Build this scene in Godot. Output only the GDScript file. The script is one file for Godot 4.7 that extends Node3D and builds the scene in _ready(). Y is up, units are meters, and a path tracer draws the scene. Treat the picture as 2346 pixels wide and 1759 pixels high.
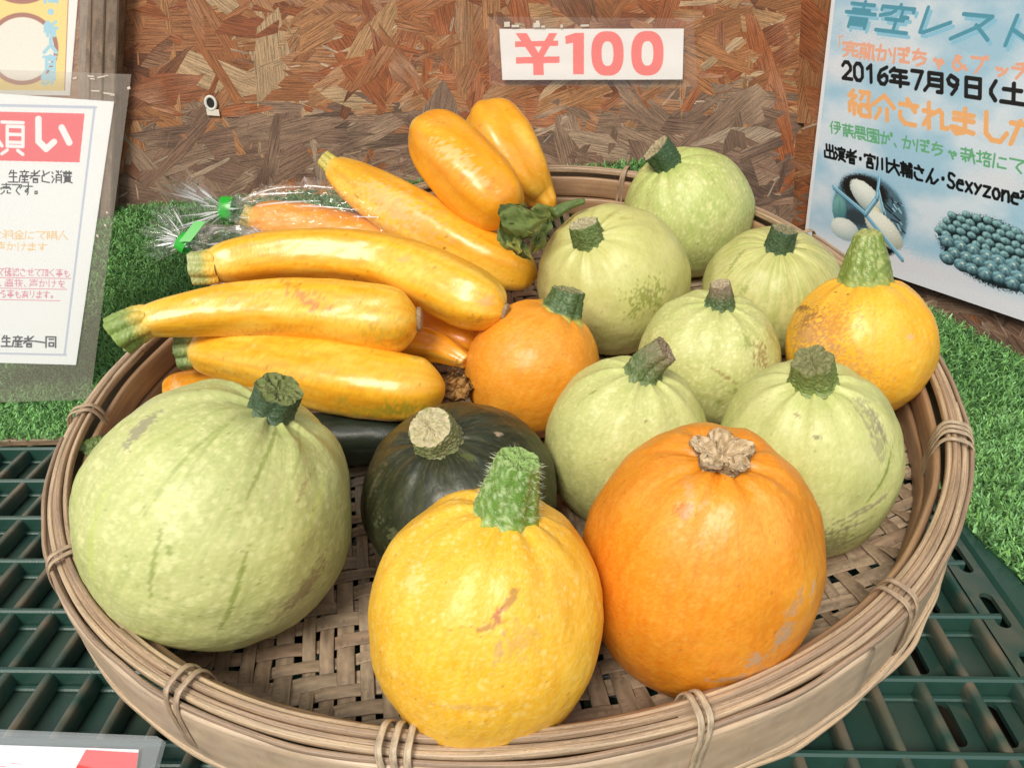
extends Node3D
# A tray of round and long summer squash on a plastic crate at a farm stand.

const F := 1764.0            # focal length in pixels of the 2346 x 1759 photograph
const K := 2346.0 / 2212.0   # most outlines were measured on a 2212 pixel wide view
var eye := Vector3(0, 0.311, 0)
var lens: Basis
var taken := {}
var rng := RandomNumberGenerator.new()
var n_low := FastNoiseLite.new()
var n_mid := FastNoiseLite.new()
var n_fine := FastNoiseLite.new()
var n_cell := FastNoiseLite.new()
var M := {}

# tray: plane of its floor and rim
var nb := Vector3(0, 0.989, 0.1478)
var e1 := Vector3(1, 0, 0)
var e2 := Vector3(0, 0.1478, -0.989)
var rim_c := Vector3(-0.0027, 0.0914, -0.453)
var floor_c: Vector3
const R := 0.27
const DEEP := 0.05


func _ready() -> void:
	# ---- camera, sky, sun, exposure
	var cam := Camera3D.new()
	cam.name = "camera"
	lens = Basis(Vector3.RIGHT, deg_to_rad(-29.3)) * Basis(Vector3(0, 0, 1), deg_to_rad(-2.3))
	cam.transform = Transform3D(lens, eye)
	cam.fov = rad_to_deg(2.0 * atan(879.5 / F))
	cam.near = 0.02
	cam.far = 200.0
	add_child(cam)
	var env := Environment.new()
	env.tonemap_mode = Environment.TONE_MAPPER_LINEAR
	env.tonemap_exposure = 2.0
	env.background_mode = Environment.BG_SKY
	var sky := Sky.new()
	var psm := ProceduralSkyMaterial.new()
	psm.sky_top_color = Color(0.78, 0.82, 0.86)
	psm.sky_horizon_color = Color(0.86, 0.87, 0.87)
	psm.ground_horizon_color = Color(0.45, 0.43, 0.40)
	psm.ground_bottom_color = Color(0.36, 0.34, 0.31)
	psm.sky_curve = 0.2
	psm.sun_angle_max = 0.0
	psm.energy_multiplier = 0.74
	sky.sky_material = psm
	env.sky = sky
	env.ambient_light_source = Environment.AMBIENT_SOURCE_SKY
	env.sdfgi_enabled = true
	env.ssao_enabled = true
	env.ssil_enabled = true
	var we := WorldEnvironment.new()
	we.name = "world"
	we.environment = env
	add_child(we)
	var sun := DirectionalLight3D.new()
	sun.name = "overcast_sun"
	sun.light_energy = 0.5
	sun.light_angular_distance = 22.0
	sun.light_color = Color(1.0, 0.97, 0.92)
	sun.shadow_enabled = true
	sun.look_at_from_position(Vector3(-0.45, 1.15, 1.0), Vector3.ZERO)
	add_child(sun)

	rng.seed = 7
	floor_c = rim_c - nb * DEEP
	set_noise(n_low, 1, 1.6, 2)
	set_noise(n_mid, 2, 5.0, 3)
	set_noise(n_fine, 3, 22.0, 2)
	n_cell.noise_type = FastNoiseLite.TYPE_CELLULAR
	n_cell.cellular_return_type = FastNoiseLite.RETURN_DISTANCE
	n_cell.seed = 4
	n_cell.frequency = 1.0
	n_cell.fractal_type = FastNoiseLite.FRACTAL_NONE
	make_materials()
	build_stand()
	build_turf()
	build_crate()
	build_tray()
	build_papers()
	build_poster()
	build_long()
	build_round()
	build_bags()


# ------------------------------------------------------------------ small helpers
func set_noise(n: FastNoiseLite, s: int, freq: float, oct: int) -> void:
	n.noise_type = FastNoiseLite.TYPE_SIMPLEX_SMOOTH
	n.seed = s
	n.frequency = freq
	n.fractal_octaves = oct


func numbered(called: String) -> String:
	if not taken.has(called):
		taken[called] = 0
		return called
	taken[called] += 1
	return "%s_%03d" % [called, taken[called]]


func thing(called: String, label: String, category: String, at := Vector3.ZERO, group := "") -> Node3D:
	var o := Node3D.new()
	o.name = numbered(called)
	add_child(o)
	o.position = at
	o.set_meta("label", label)
	o.set_meta("category", category)
	if group:
		o.set_meta("group", group)
	return o


func tag(o: Node3D, label: String, category: String, group := "") -> Node3D:
	o.set_meta("label", label)
	o.set_meta("category", category)
	if group:
		o.set_meta("group", group)
	return o


# one named mesh; the vertices are given in the world, the node of its thing stands at an offset
func obj(called: String, mesh: Mesh, mat: Material, parent: Node3D = null) -> MeshInstance3D:
	var o := MeshInstance3D.new()
	o.mesh = mesh
	o.material_override = mat
	if parent == null:
		o.name = numbered(called)
		add_child(o)
	else:
		var k := 0
		var nm := called
		while parent.has_node(nm):
			k += 1
			nm = "%s_%03d" % [called, k]
		o.name = nm
		parent.add_child(o)
		var off := Vector3.ZERO
		var p: Node = parent
		while p != self:
			off += (p as Node3D).position
			p = p.get_parent()
		o.position = -off
	return o


func ray(u: float, v: float) -> Vector3:
	return lens * Vector3((u - 1173.0) / F, -(v - 879.5) / F, -1.0)


func hit(u: float, v: float, n: Vector3, p: Vector3) -> Vector3:
	var r := ray(u, v)
	return eye + r * ((p - eye).dot(n) / r.dot(n))


# point over the tray floor at height h, for a spot measured on the 2212 wide view
func over(u: float, v: float, h: float) -> Vector3:
	return hit(u * K, v * K, nb, floor_c + nb * h)


func depth_of(p: Vector3) -> float:
	return -(lens.inverse() * (p - eye)).z


func px(p: Vector3) -> float:   # metres per pixel of the 2212 wide view at that point
	return depth_of(p) * K / F


func lin(r: float, g: float, b: float) -> Color:
	return Color(r, g, b)


func mixc(a: Color, b: Color, t: float) -> Color:
	return a.lerp(b, clampf(t, 0.0, 1.0))


func sm(a: float, b: float, x: float) -> float:
	return smoothstep(a, b, x)


func arrays(v: PackedVector3Array, n: PackedVector3Array, c: PackedColorArray, uv: PackedVector2Array, idx: PackedInt32Array) -> ArrayMesh:
	var a := []
	a.resize(Mesh.ARRAY_MAX)
	a[Mesh.ARRAY_VERTEX] = v
	a[Mesh.ARRAY_NORMAL] = n
	if c.size():
		a[Mesh.ARRAY_COLOR] = c
	if uv.size():
		a[Mesh.ARRAY_TEX_UV] = uv
	a[Mesh.ARRAY_INDEX] = idx
	var m := ArrayMesh.new()
	m.add_surface_from_arrays(Mesh.PRIMITIVE_TRIANGLES, a)
	return m


# a smooth sheet of (nu + 1) x (nv + 1) points, rows along v; wrap: the last column repeats the first
func grid(nu: int, nv: int, p: PackedVector3Array, c: PackedColorArray, uv: PackedVector2Array, wrap: bool, inside := Vector3.INF) -> ArrayMesh:
	var w := nu + 1
	var n := PackedVector3Array()
	n.resize(p.size())
	for j in nv + 1:
		var j0 := maxi(j - 1, 0) * w
		var j1 := mini(j + 1, nv) * w
		for i in w:
			var i0 := i - 1
			var i1 := i + 1
			if wrap:
				i0 = nu - 1 if i0 < 0 else i0
				i1 = 1 if i1 > nu else i1
			else:
				i0 = maxi(i0, 0)
				i1 = mini(i1, nu)
			var du := p[j * w + i1] - p[j * w + i0]
			var dv := p[j1 + i] - p[j0 + i]
			var m := du.cross(dv)
			if m.length_squared() < 1e-18:   # a pole
				var jj := 1 if j == 0 else (nv - 1 if j == nv else j)
				du = p[jj * w + i1] - p[jj * w + i0]
				m = du.cross(dv)
			n[j * w + i] = m.normalized()
	var flip := false
	if inside != Vector3.INF:
		var s := 0.0
		for k in range(0, p.size(), 7):
			s += n[k].dot(p[k] - inside)
		flip = s < 0
	else:
		flip = false
	if flip:
		for k in n.size():
			n[k] = -n[k]
	var idx := PackedInt32Array()
	idx.resize(nu * nv * 6)
	var q := 0
	for j in nv:
		for i in nu:
			var a := j * w + i
			var b := a + 1
			var d := a + w
			var e := d + 1
			if flip:
				idx[q] = a; idx[q + 1] = b; idx[q + 2] = e
				idx[q + 3] = a; idx[q + 4] = e; idx[q + 5] = d
			else:
				idx[q] = a; idx[q + 1] = e; idx[q + 2] = b
				idx[q + 3] = a; idx[q + 4] = d; idx[q + 5] = e
			q += 6
	return arrays(p, n, c, uv, idx)


# faces with sharp edges
class Soup:
	var v := PackedVector3Array()
	var n := PackedVector3Array()
	var c := PackedColorArray()
	var uv := PackedVector2Array()
	var idx := PackedInt32Array()

	func quad(a: Vector3, b: Vector3, d: Vector3, e: Vector3, out: Vector3, col := Color.WHITE, t := [Vector2(0, 0), Vector2(1, 0), Vector2(1, 1), Vector2(0, 1)]) -> void:
		var m := (b - a).cross(e - a)
		if m.length_squared() < 1e-20:
			m = (d - b).cross(e - b)
		m = m.normalized()
		var k := v.size()
		var turn := m.dot(out) < 0
		if turn:
			m = -m
		for p in [a, b, d, e]:
			v.append(p)
			n.append(m)
			c.append(col)
		for p in t:
			uv.append(p)
		if turn:
			idx.append_array([k, k + 1, k + 2, k, k + 2, k + 3])
		else:
			idx.append_array([k, k + 2, k + 1, k, k + 3, k + 2])

	func mesh() -> ArrayMesh:
		var a := []
		a.resize(Mesh.ARRAY_MAX)
		a[Mesh.ARRAY_VERTEX] = v
		a[Mesh.ARRAY_NORMAL] = n
		a[Mesh.ARRAY_COLOR] = c
		a[Mesh.ARRAY_TEX_UV] = uv
		a[Mesh.ARRAY_INDEX] = idx
		var m := ArrayMesh.new()
		m.add_surface_from_arrays(Mesh.PRIMITIVE_TRIANGLES, a)
		return m


# a bar from a to b with chamfered long edges; w along side, h along up
func bar(s: Soup, a: Vector3, b: Vector3, side: Vector3, up: Vector3, w: float, h: float, ch: float, col := Color.WHITE) -> void:
	var x := w * 0.5
	var y := h * 0.5
	var sec := [Vector2(-x + ch, -y), Vector2(x - ch, -y), Vector2(x, -y + ch), Vector2(x, y - ch), Vector2(x - ch, y), Vector2(-x + ch, y), Vector2(-x, y - ch), Vector2(-x, -y + ch)]
	var l := (b - a).length()
	for k in 8:
		var p: Vector2 = sec[k]
		var q: Vector2 = sec[(k + 1) % 8]
		var o1 := side * p.x + up * p.y
		var o2 := side * q.x + up * q.y
		var f := float(k) * 0.13
		s.quad(a + o1, b + o1, b + o2, a + o2, o1 + o2, col, [Vector2(0, f), Vector2(l * 10.0, f), Vector2(l * 10.0, f + 0.1), Vector2(0, f + 0.1)])
	for e in [[a, a - b], [b, b - a]]:
		var c0: Vector3 = e[0]
		for k in range(1, 7, 2):
			var p: Vector2 = sec[0]
			var q: Vector2 = sec[k]
			var r: Vector2 = sec[k + 1]
			var t: Vector2 = sec[mini(k + 2, 7)]
			s.quad(c0 + side * p.x + up * p.y, c0 + side * q.x + up * q.y, c0 + side * r.x + up * r.y, c0 + side * t.x + up * t.y, e[1], col)


# a tube of any cross-section along points; section: offsets (side, up) for each station and angle
func sweep(pts: PackedVector3Array, sides: PackedVector3Array, ups: PackedVector3Array, nu: int, sec: Callable, colr: Callable, uvs := Vector2(1, 1), closed := false, caps := true) -> ArrayMesh:
	var nv := pts.size() - 1
	var p := PackedVector3Array()
	var c := PackedColorArray()
	var uv := PackedVector2Array()
	var along := 0.0
	var mid := Vector3.ZERO
	for j in nv + 1:
		if j > 0:
			along += (pts[j] - pts[j - 1]).length()
		for i in nu + 1:
			var o: Vector2 = sec.call(j, TAU * float(i % nu) / nu)
			p.append(pts[j] + sides[j] * o.x + ups[j] * o.y)
			c.append(colr.call(j, TAU * float(i % nu) / nu))
			uv.append(Vector2(along * uvs.x, float(i) / nu * uvs.y))
		mid += pts[j]
	if caps and not closed:
		for e in [0, nv]:
			var row := PackedVector3Array()
			for i in nu + 1:
				row.append(pts[e])
			var rc := PackedColorArray()
			var ru := PackedVector2Array()
			for i in nu + 1:
				rc.append(c[e * (nu + 1) + i])
				ru.append(uv[e * (nu + 1) + i])
			if e == 0:
				row.append_array(p); p = row
				rc.append_array(c); c = rc
				ru.append_array(uv); uv = ru
				nv += 1
			else:
				p.append_array(row)
				c.append_array(rc)
				uv.append_array(ru)
				nv += 1
				break
	var m := grid(nu, nv, p, c, uv, true)
	# turn it outside out where needed: look at one middle ring
	var a := m.surface_get_arrays(0)
	var nn: PackedVector3Array = a[Mesh.ARRAY_NORMAL]
	var ring := int(nv / 2) * (nu + 1)
	var cen := Vector3.ZERO
	for i in nu:
		cen += p[ring + i] / float(nu)
	var s := 0.0
	for i in nu:
		s += nn[ring + i].dot(p[ring + i] - cen)
	if s < 0:
		for k in nn.size():
			nn[k] = -nn[k]
		var ix: PackedInt32Array = a[Mesh.ARRAY_INDEX]
		for k in range(0, ix.size(), 3):
			var t := ix[k + 1]
			ix[k + 1] = ix[k + 2]
			ix[k + 2] = t
		return arrays(p, nn, c, uv, ix)
	return m


func white(_j: int, _t: float) -> Color:
	return Color.WHITE


# Catmull-Rom through the given stations (Vector4: place and radius)
func spline(st: Array, n: int) -> Array:
	var out := []
	var m := st.size()
	for k in n + 1:
		var t := float(k) / n * (m - 1)
		var i := mini(int(t), m - 2)
		var f := t - i
		var p0: Vector4 = st[maxi(i - 1, 0)]
		var p1: Vector4 = st[i]
		var p2: Vector4 = st[i + 1]
		var p3: Vector4 = st[mini(i + 2, m - 1)]
		out.append(0.5 * ((2.0 * p1) + (p2 - p0) * f + (2.0 * p0 - 5.0 * p1 + 4.0 * p2 - p3) * f * f + (3.0 * p1 - p0 - 3.0 * p2 + p3) * f * f * f))
	return out


func frames(pts: PackedVector3Array, up0: Vector3) -> Array:
	var sides := PackedVector3Array()
	var ups := PackedVector3Array()
	var up := up0
	for j in pts.size():
		var t := (pts[mini(j + 1, pts.size() - 1)] - pts[maxi(j - 1, 0)]).normalized()
		var s := t.cross(up).normalized()
		up = s.cross(t).normalized()
		sides.append(s)
		ups.append(up)
	return [sides, ups]


# ------------------------------------------------------------------ materials
func mat(rough: float, tinted := true) -> StandardMaterial3D:
	var m := StandardMaterial3D.new()
	m.roughness = rough
	m.vertex_color_use_as_albedo = tinted
	return m


func noise_tex(freq: float, size: int, seed_: int, oct := 3) -> NoiseTexture2D:
	var t := NoiseTexture2D.new()
	var n := FastNoiseLite.new()
	set_noise(n, seed_, freq, oct)
	t.noise = n
	t.width = size
	t.height = size
	t.seamless = true
	return t


func bump(m: StandardMaterial3D, tex: Texture2D, mm: float, tile: float) -> StandardMaterial3D:
	m.heightmap_enabled = true
	m.heightmap_texture = tex
	m.heightmap_scale = mm * 0.1
	m.uv1_triplanar = true
	m.uv1_scale = Vector3.ONE / tile
	return m


# long fibres: light and dark streaks along u
func fibre_image(w: int, h: int, seed_: int, deep: float, pores: float) -> Image:
	var im := Image.create(w, h, false, Image.FORMAT_RGB8)
	var a := FastNoiseLite.new()
	set_noise(a, seed_, 0.03, 3)
	for y in h:
		var row := rng.randf_range(-0.12, 0.12)
		for x in w:
			# tile along u by blending two samples
			var f := float(x) / w
			var s := a.get_noise_2d(x * 0.25, y * 9.0) * (1.0 - f) + a.get_noise_2d((x - w) * 0.25, y * 9.0) * f
			var s2 := a.get_noise_2d(x * 1.3, y * 14.0 + 900.0) * (1.0 - f) + a.get_noise_2d((x - w) * 1.3, y * 14.0 + 900.0) * f
			var v := 0.86 + deep * (s + 0.5 * s2 + row)
			if s2 > 0.32:
				v -= pores
			v = clampf(v, 0.15, 1.0)
			im.set_pixel(x, y, Color(v, v, v))
	return im


func make_materials() -> void:
	var grain := noise_tex(0.11, 256, 11)
	var coarse := noise_tex(0.03, 256, 12, 4)
	M.skin = bump(mat(0.40), grain, 0.09, 0.05)
	M.skin.metallic_specular = 0.5
	M.skin.clearcoat_enabled = true
	M.skin.clearcoat = 0.12
	M.skin.clearcoat_roughness = 0.42
	M.pale_skin = bump(mat(0.47), grain, 0.10, 0.05)
	M.pale_skin.clearcoat_enabled = true
	M.pale_skin.clearcoat = 0.06
	M.pale_skin.clearcoat_roughness = 0.4
	M.long_skin = bump(mat(0.34), grain, 0.08, 0.05)
	M.long_skin.clearcoat_enabled = true
	M.long_skin.clearcoat = 0.25
	M.long_skin.clearcoat_roughness = 0.22
	M.dark_skin = bump(mat(0.38), grain, 0.08, 0.05)
	M.stem = bump(mat(0.5), grain, 0.25, 0.03)
	M.wet_stem = bump(mat(0.33), grain, 0.3, 0.03)
	M.dry = bump(mat(0.85), grain, 0.4, 0.03)
	M.petal = bump(mat(0.6), grain, 0.2, 0.03)
	M.bristle = mat(0.5)
	var fib := ImageTexture.create_from_image(fibre_image(512, 64, 21, 0.26, 0.16))
	M.bamboo = mat(0.5)
	M.bamboo.albedo_texture = fib
	M.bamboo.heightmap_enabled = true
	M.bamboo.heightmap_texture = fib
	M.bamboo.heightmap_scale = 0.015
	M.hoop = mat(0.42)
	M.hoop.albedo_texture = ImageTexture.create_from_image(fibre_image(512, 64, 23, 0.13, 0.05))
	var fib2 := ImageTexture.create_from_image(fibre_image(512, 128, 22, 0.42, 0.22))
	M.chip = mat(0.72)
	M.chip.albedo_texture = fib2
	M.chip.heightmap_enabled = true
	M.chip.heightmap_texture = fib2
	M.chip.heightmap_scale = 0.05
	M.board = mat(0.85, false)
	M.board.albedo_color = Color(0.56, 0.36, 0.23)
	M.plastic = bump(mat(0.34), grain, 0.05, 0.04)
	M.plastic.metallic_specular = 0.6
	M.turf = mat(0.55)
	M.turf_back = mat(0.9, false)
	M.turf_back.albedo_color = Color(0.20, 0.36, 0.18)
	M.film = mat(0.06, false)
	M.film.transparency = BaseMaterial3D.TRANSPARENCY_ALPHA
	M.film.albedo_color = Color(1, 1, 1, 0.03)
	M.film.metallic_specular = 0.42
	M.film.cull_mode = BaseMaterial3D.CULL_DISABLED
	M.glint_fold = mat(0.12, false)
	M.glint_fold.transparency = BaseMaterial3D.TRANSPARENCY_ALPHA
	M.glint_fold.albedo_color = Color(0.93, 0.93, 0.93, 0.38)  # milky white of the creases puts the film glints into the colour
	M.glint_fold.metallic_specular = 0.7
	M.sleeve = mat(0.4, false)
	M.sleeve.transparency = BaseMaterial3D.TRANSPARENCY_ALPHA
	M.sleeve.albedo_color = Color(0.66, 0.60, 0.53, 0.26)  # brownish-grey veil in the colour stands in for sky reflected on the film
	M.sleeve.metallic_specular = 0.6
	M.clear = mat(0.2, false)
	M.clear.metallic_specular = 0.25
	M.clear.transparency = BaseMaterial3D.TRANSPARENCY_ALPHA
	M.clear.albedo_color = Color(1, 1, 1, 0.04)
	M.case = mat(0.15, false)
	M.case.transparency = BaseMaterial3D.TRANSPARENCY_ALPHA
	M.case.albedo_color = Color(0.9, 0.92, 0.92, 0.12)
	M.tape = mat(0.25, false)
	M.tape.albedo_color = Color(0.16, 0.66, 0.18)
	M.white = mat(0.5, false)
	M.white.albedo_color = Color(0.85, 0.84, 0.80)
	M.torn = mat(0.6, false)
	M.torn.albedo_color = Color(0.86, 0.82, 0.76)
	M.black = mat(0.5, false)
	M.black.albedo_color = Color(0.10, 0.07, 0.05)
	M.steel = mat(0.4, false)
	M.steel.metallic = 0.7
	M.steel.albedo_color = Color(0.35, 0.33, 0.31)


# ------------------------------------------------------------------ the stand: back wall, side wall, post, roof, shelf
var wall_p: Vector3
var wall_n := Vector3(0, sin(deg_to_rad(6)), cos(deg_to_rad(6)))
var side_p: Vector3
var side_n := Vector3(-sin(deg_to_rad(58)), 0, cos(deg_to_rad(58)))
var slope_n: Vector3
var slope_p := Vector3(-0.415, 0, -0.58)


func chip_mesh(l: float, w: float, col: Color) -> ArrayMesh:
	var s := Soup.new()
	var n := rng.randi_range(4, 6)
	var top := []
	var most := minf(w * 0.8, l / n * 0.42)
	var skew0 := rng.randf_range(-1.0, 1.0) * most
	var skew1 := rng.randf_range(-1.0, 1.0) * most
	for k in n + 1:
		var f := float(k) / n
		var taper := 1.0
		if k == 0 or k == n:
			taper = rng.randf_range(0.25, 0.95)
		var mid := rng.randf_range(-0.07, 0.07) * w
		var x := (f - 0.5) * l
		var sk := skew0 if k == 0 else (skew1 if k == n else 0.0)
		top.append([Vector3(x + sk, -w * 0.5 * taper * rng.randf_range(0.82, 1.1) + mid, 0), Vector3(x - sk, w * 0.5 * taper * rng.randf_range(0.82, 1.1) + mid, 0)])
	var uo := rng.randf() * 3.0
	var vo := rng.randf()
	var us := 6.0
	var vs := 22.0
	var dz := Vector3(0, 0, -0.0005)
	for k in n:
		var a: Vector3 = top[k][0]
		var b: Vector3 = top[k + 1][0]
		var d: Vector3 = top[k + 1][1]
		var e: Vector3 = top[k][1]
		var t := []
		for q in [a, b, d, e]:
			t.append(Vector2(uo + q.x * us, vo + q.y * vs))
		var k0 := s.c.size()
		for q in 4:
			s.v.append([a, b, d, e][q])
			s.n.append(Vector3(0, 0, 1))
			s.c.append(col)
			s.uv.append(t[q])
		for tri in [[0, 1, 2], [0, 2, 3]]:
			var pa: Vector3 = s.v[k0 + tri[0]]
			if (s.v[k0 + tri[1]] - pa).cross(s.v[k0 + tri[2]] - pa).z > 0:
				s.idx.append_array([k0 + tri[0], k0 + tri[2], k0 + tri[1]])
			else:
				s.idx.append_array([k0 + tri[0], k0 + tri[1], k0 + tri[2]])
		var four := [a, b, d, e]
		for q in 4:
			var z: Vector3 = four[q]
			var f := n_mid.get_noise_3d(z.x * 3.5 + uo * 7.0, z.y * 9.0, uo * 3.0)
			s.c[k0 + q] = mixc(mixc(col, col * 0.62, maxf(f, 0.0) * 1.6), lin(0.62, 0.42, 0.27), maxf(-f - 0.1, 0.0) * 1.1)
		s.quad(a, b, b + dz, a + dz, Vector3(0, -1, 0), col, t)
		s.quad(e, d, d + dz, e + dz, Vector3(0, 1, 0), col, t)
	s.quad(top[0][0], top[0][1], top[0][1] + dz, top[0][0] + dz, Vector3(-1, 0, 0), col)
	s.quad(top[n][0], top[n][1], top[n][1] + dz, top[n][0] + dz, Vector3(1, 0, 0), col)
	return s.mesh()


# a pressed strand board: a core sheet and its strands; the 290 strands that show largest are pieces of their own
func strand_board(called: String, label: String, o: Vector3, ax: Vector3, ay: Vector3, nn: Vector3, x0: float, x1: float, y0: float, y1: float, count: int, singles: int, grey_y: float, cx: float, cy: float) -> void:
	var t := thing(called, label, "wall", o)
	var s := Soup.new()
	s.quad(o + ax * x0 + ay * y0, o + ax * x1 + ay * y0, o + ax * x1 + ay * y1, o + ax * x0 + ay * y1, nn)
	s.quad(o + ax * x0 + ay * y0 - nn * 0.012, o + ax * x1 + ay * y0 - nn * 0.012, o + ax * x1 + ay * y1 - nn * 0.012, o + ax * x0 + ay * y1 - nn * 0.012, -nn)
	s.quad(o + ax * x0 + ay * y1, o + ax * x1 + ay * y1, o + ax * x1 + ay * y1 - nn * 0.012, o + ax * x0 + ay * y1 - nn * 0.012, ay)
	s.quad(o + ax * x0 + ay * y0, o + ax * x1 + ay * y0, o + ax * x1 + ay * y0 - nn * 0.012, o + ax * x0 + ay * y0 - nn * 0.012, -ay)
	obj("core_sheet", s.mesh(), M.board, t)
	var base := Basis(ax, ay, nn)
	var tones := [lin(0.26, 0.095, 0.038), lin(0.38, 0.115, 0.038), lin(0.46, 0.140, 0.042), lin(0.44, 0.165, 0.058), lin(0.50, 0.205, 0.075), lin(0.53, 0.245, 0.098), lin(0.58, 0.32, 0.145), lin(0.66, 0.43, 0.235)]
	var rest := []
	var made := []
	for k in count:
		var big := rng.randf()
		var l := rng.randf_range(0.02, 0.06)
		var w := rng.randf_range(0.003, 0.012)
		if big > 0.60:
			l = rng.randf_range(0.05, 0.19)
			w = rng.randf_range(0.014, 0.055)
		elif big < 0.30:
			l = rng.randf_range(0.006, 0.024)
			w = rng.randf_range(0.0008, 0.0026)
		var x := rng.randf_range(x0, x1)
		var y := rng.randf_range(y0, y1)
		var ang := rng.randf_range(0, PI)
		if rng.randf() < 0.45:
			ang = rng.randf_range(-0.5, 0.5)
		var patch := n_low.get_noise_2d(x * 5.0, y * 5.0) * 1.1 + n_low.get_noise_2d(x * 14.0, y * 14.0 + 70.0) * 0.8
		var ri := clampi(int(4.0 + patch * 4.0 + rng.randf_range(-2.6, 2.6)), 0, 7)
		var c: Color = tones[ri]
		if n_low.get_noise_2d(x * 3.0, y * 3.0) > 0.1 and rng.randf() < 0.7:
			c = tones[[1, 2, 3][rng.randi_range(0, 2)]]
		# greyer strands along the foot of the board, with a ragged upper edge
		if big < 0.30 and rng.randf() < 0.7:
			c = lin(0.66, 0.47, 0.32)
		var g := grey_y + 0.018 * n_low.get_noise_2d(x * 12.0, 5.0) + rng.randf_range(-0.012, 0.012)
		if y + 0.35 * l * absf(sin(ang)) < g:
			var lum := 0.33 * (c.r + c.g + c.b)
			c = mixc(c, lin(lum * 1.0 + 0.02, lum * 0.78 + 0.015, lum * 0.58 + 0.012), 0.70)
		c = c * rng.randf_range(0.86, 1.06)
		c.a = 1.0
		# keep the small splinters on top
		var z := rng.randf_range(0.0001, 0.0007) if big > 0.60 else rng.randf_range(0.0004, 0.0009)
		var tilt := Basis(Vector3.RIGHT, rng.randf_range(-0.02, 0.02)) * Basis(Vector3.UP, rng.randf_range(-0.006, 0.006))
		var b := base * Basis(Vector3(0, 0, 1), ang) * tilt
		made.append([l * w / (0.25 + (x - cx) * (x - cx) + (y - cy) * (y - cy)), b, o + ax * x + ay * y + nn * z, l, w, c])
	made.sort_custom(func(a, b): return a[0] > b[0])
	var st := SurfaceTool.new()
	st.begin(Mesh.PRIMITIVE_TRIANGLES)
	for k in made.size():
		var m := chip_mesh(made[k][3], made[k][4], made[k][5])
		var at: Vector3 = made[k][2]
		if k < singles:
			var ob := obj("wood_strand", m, M.chip, t)
			ob.transform = Transform3D(made[k][1], at - o)
		else:
			st.append_from(m, 0, Transform3D(made[k][1], at - o))
	var mm := MeshInstance3D.new()
	mm.name = "small_strands"
	mm.mesh = st.commit()
	mm.material_override = M.chip
	mm.set_meta("kind", "stuff")
	t.add_child(mm)


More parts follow.
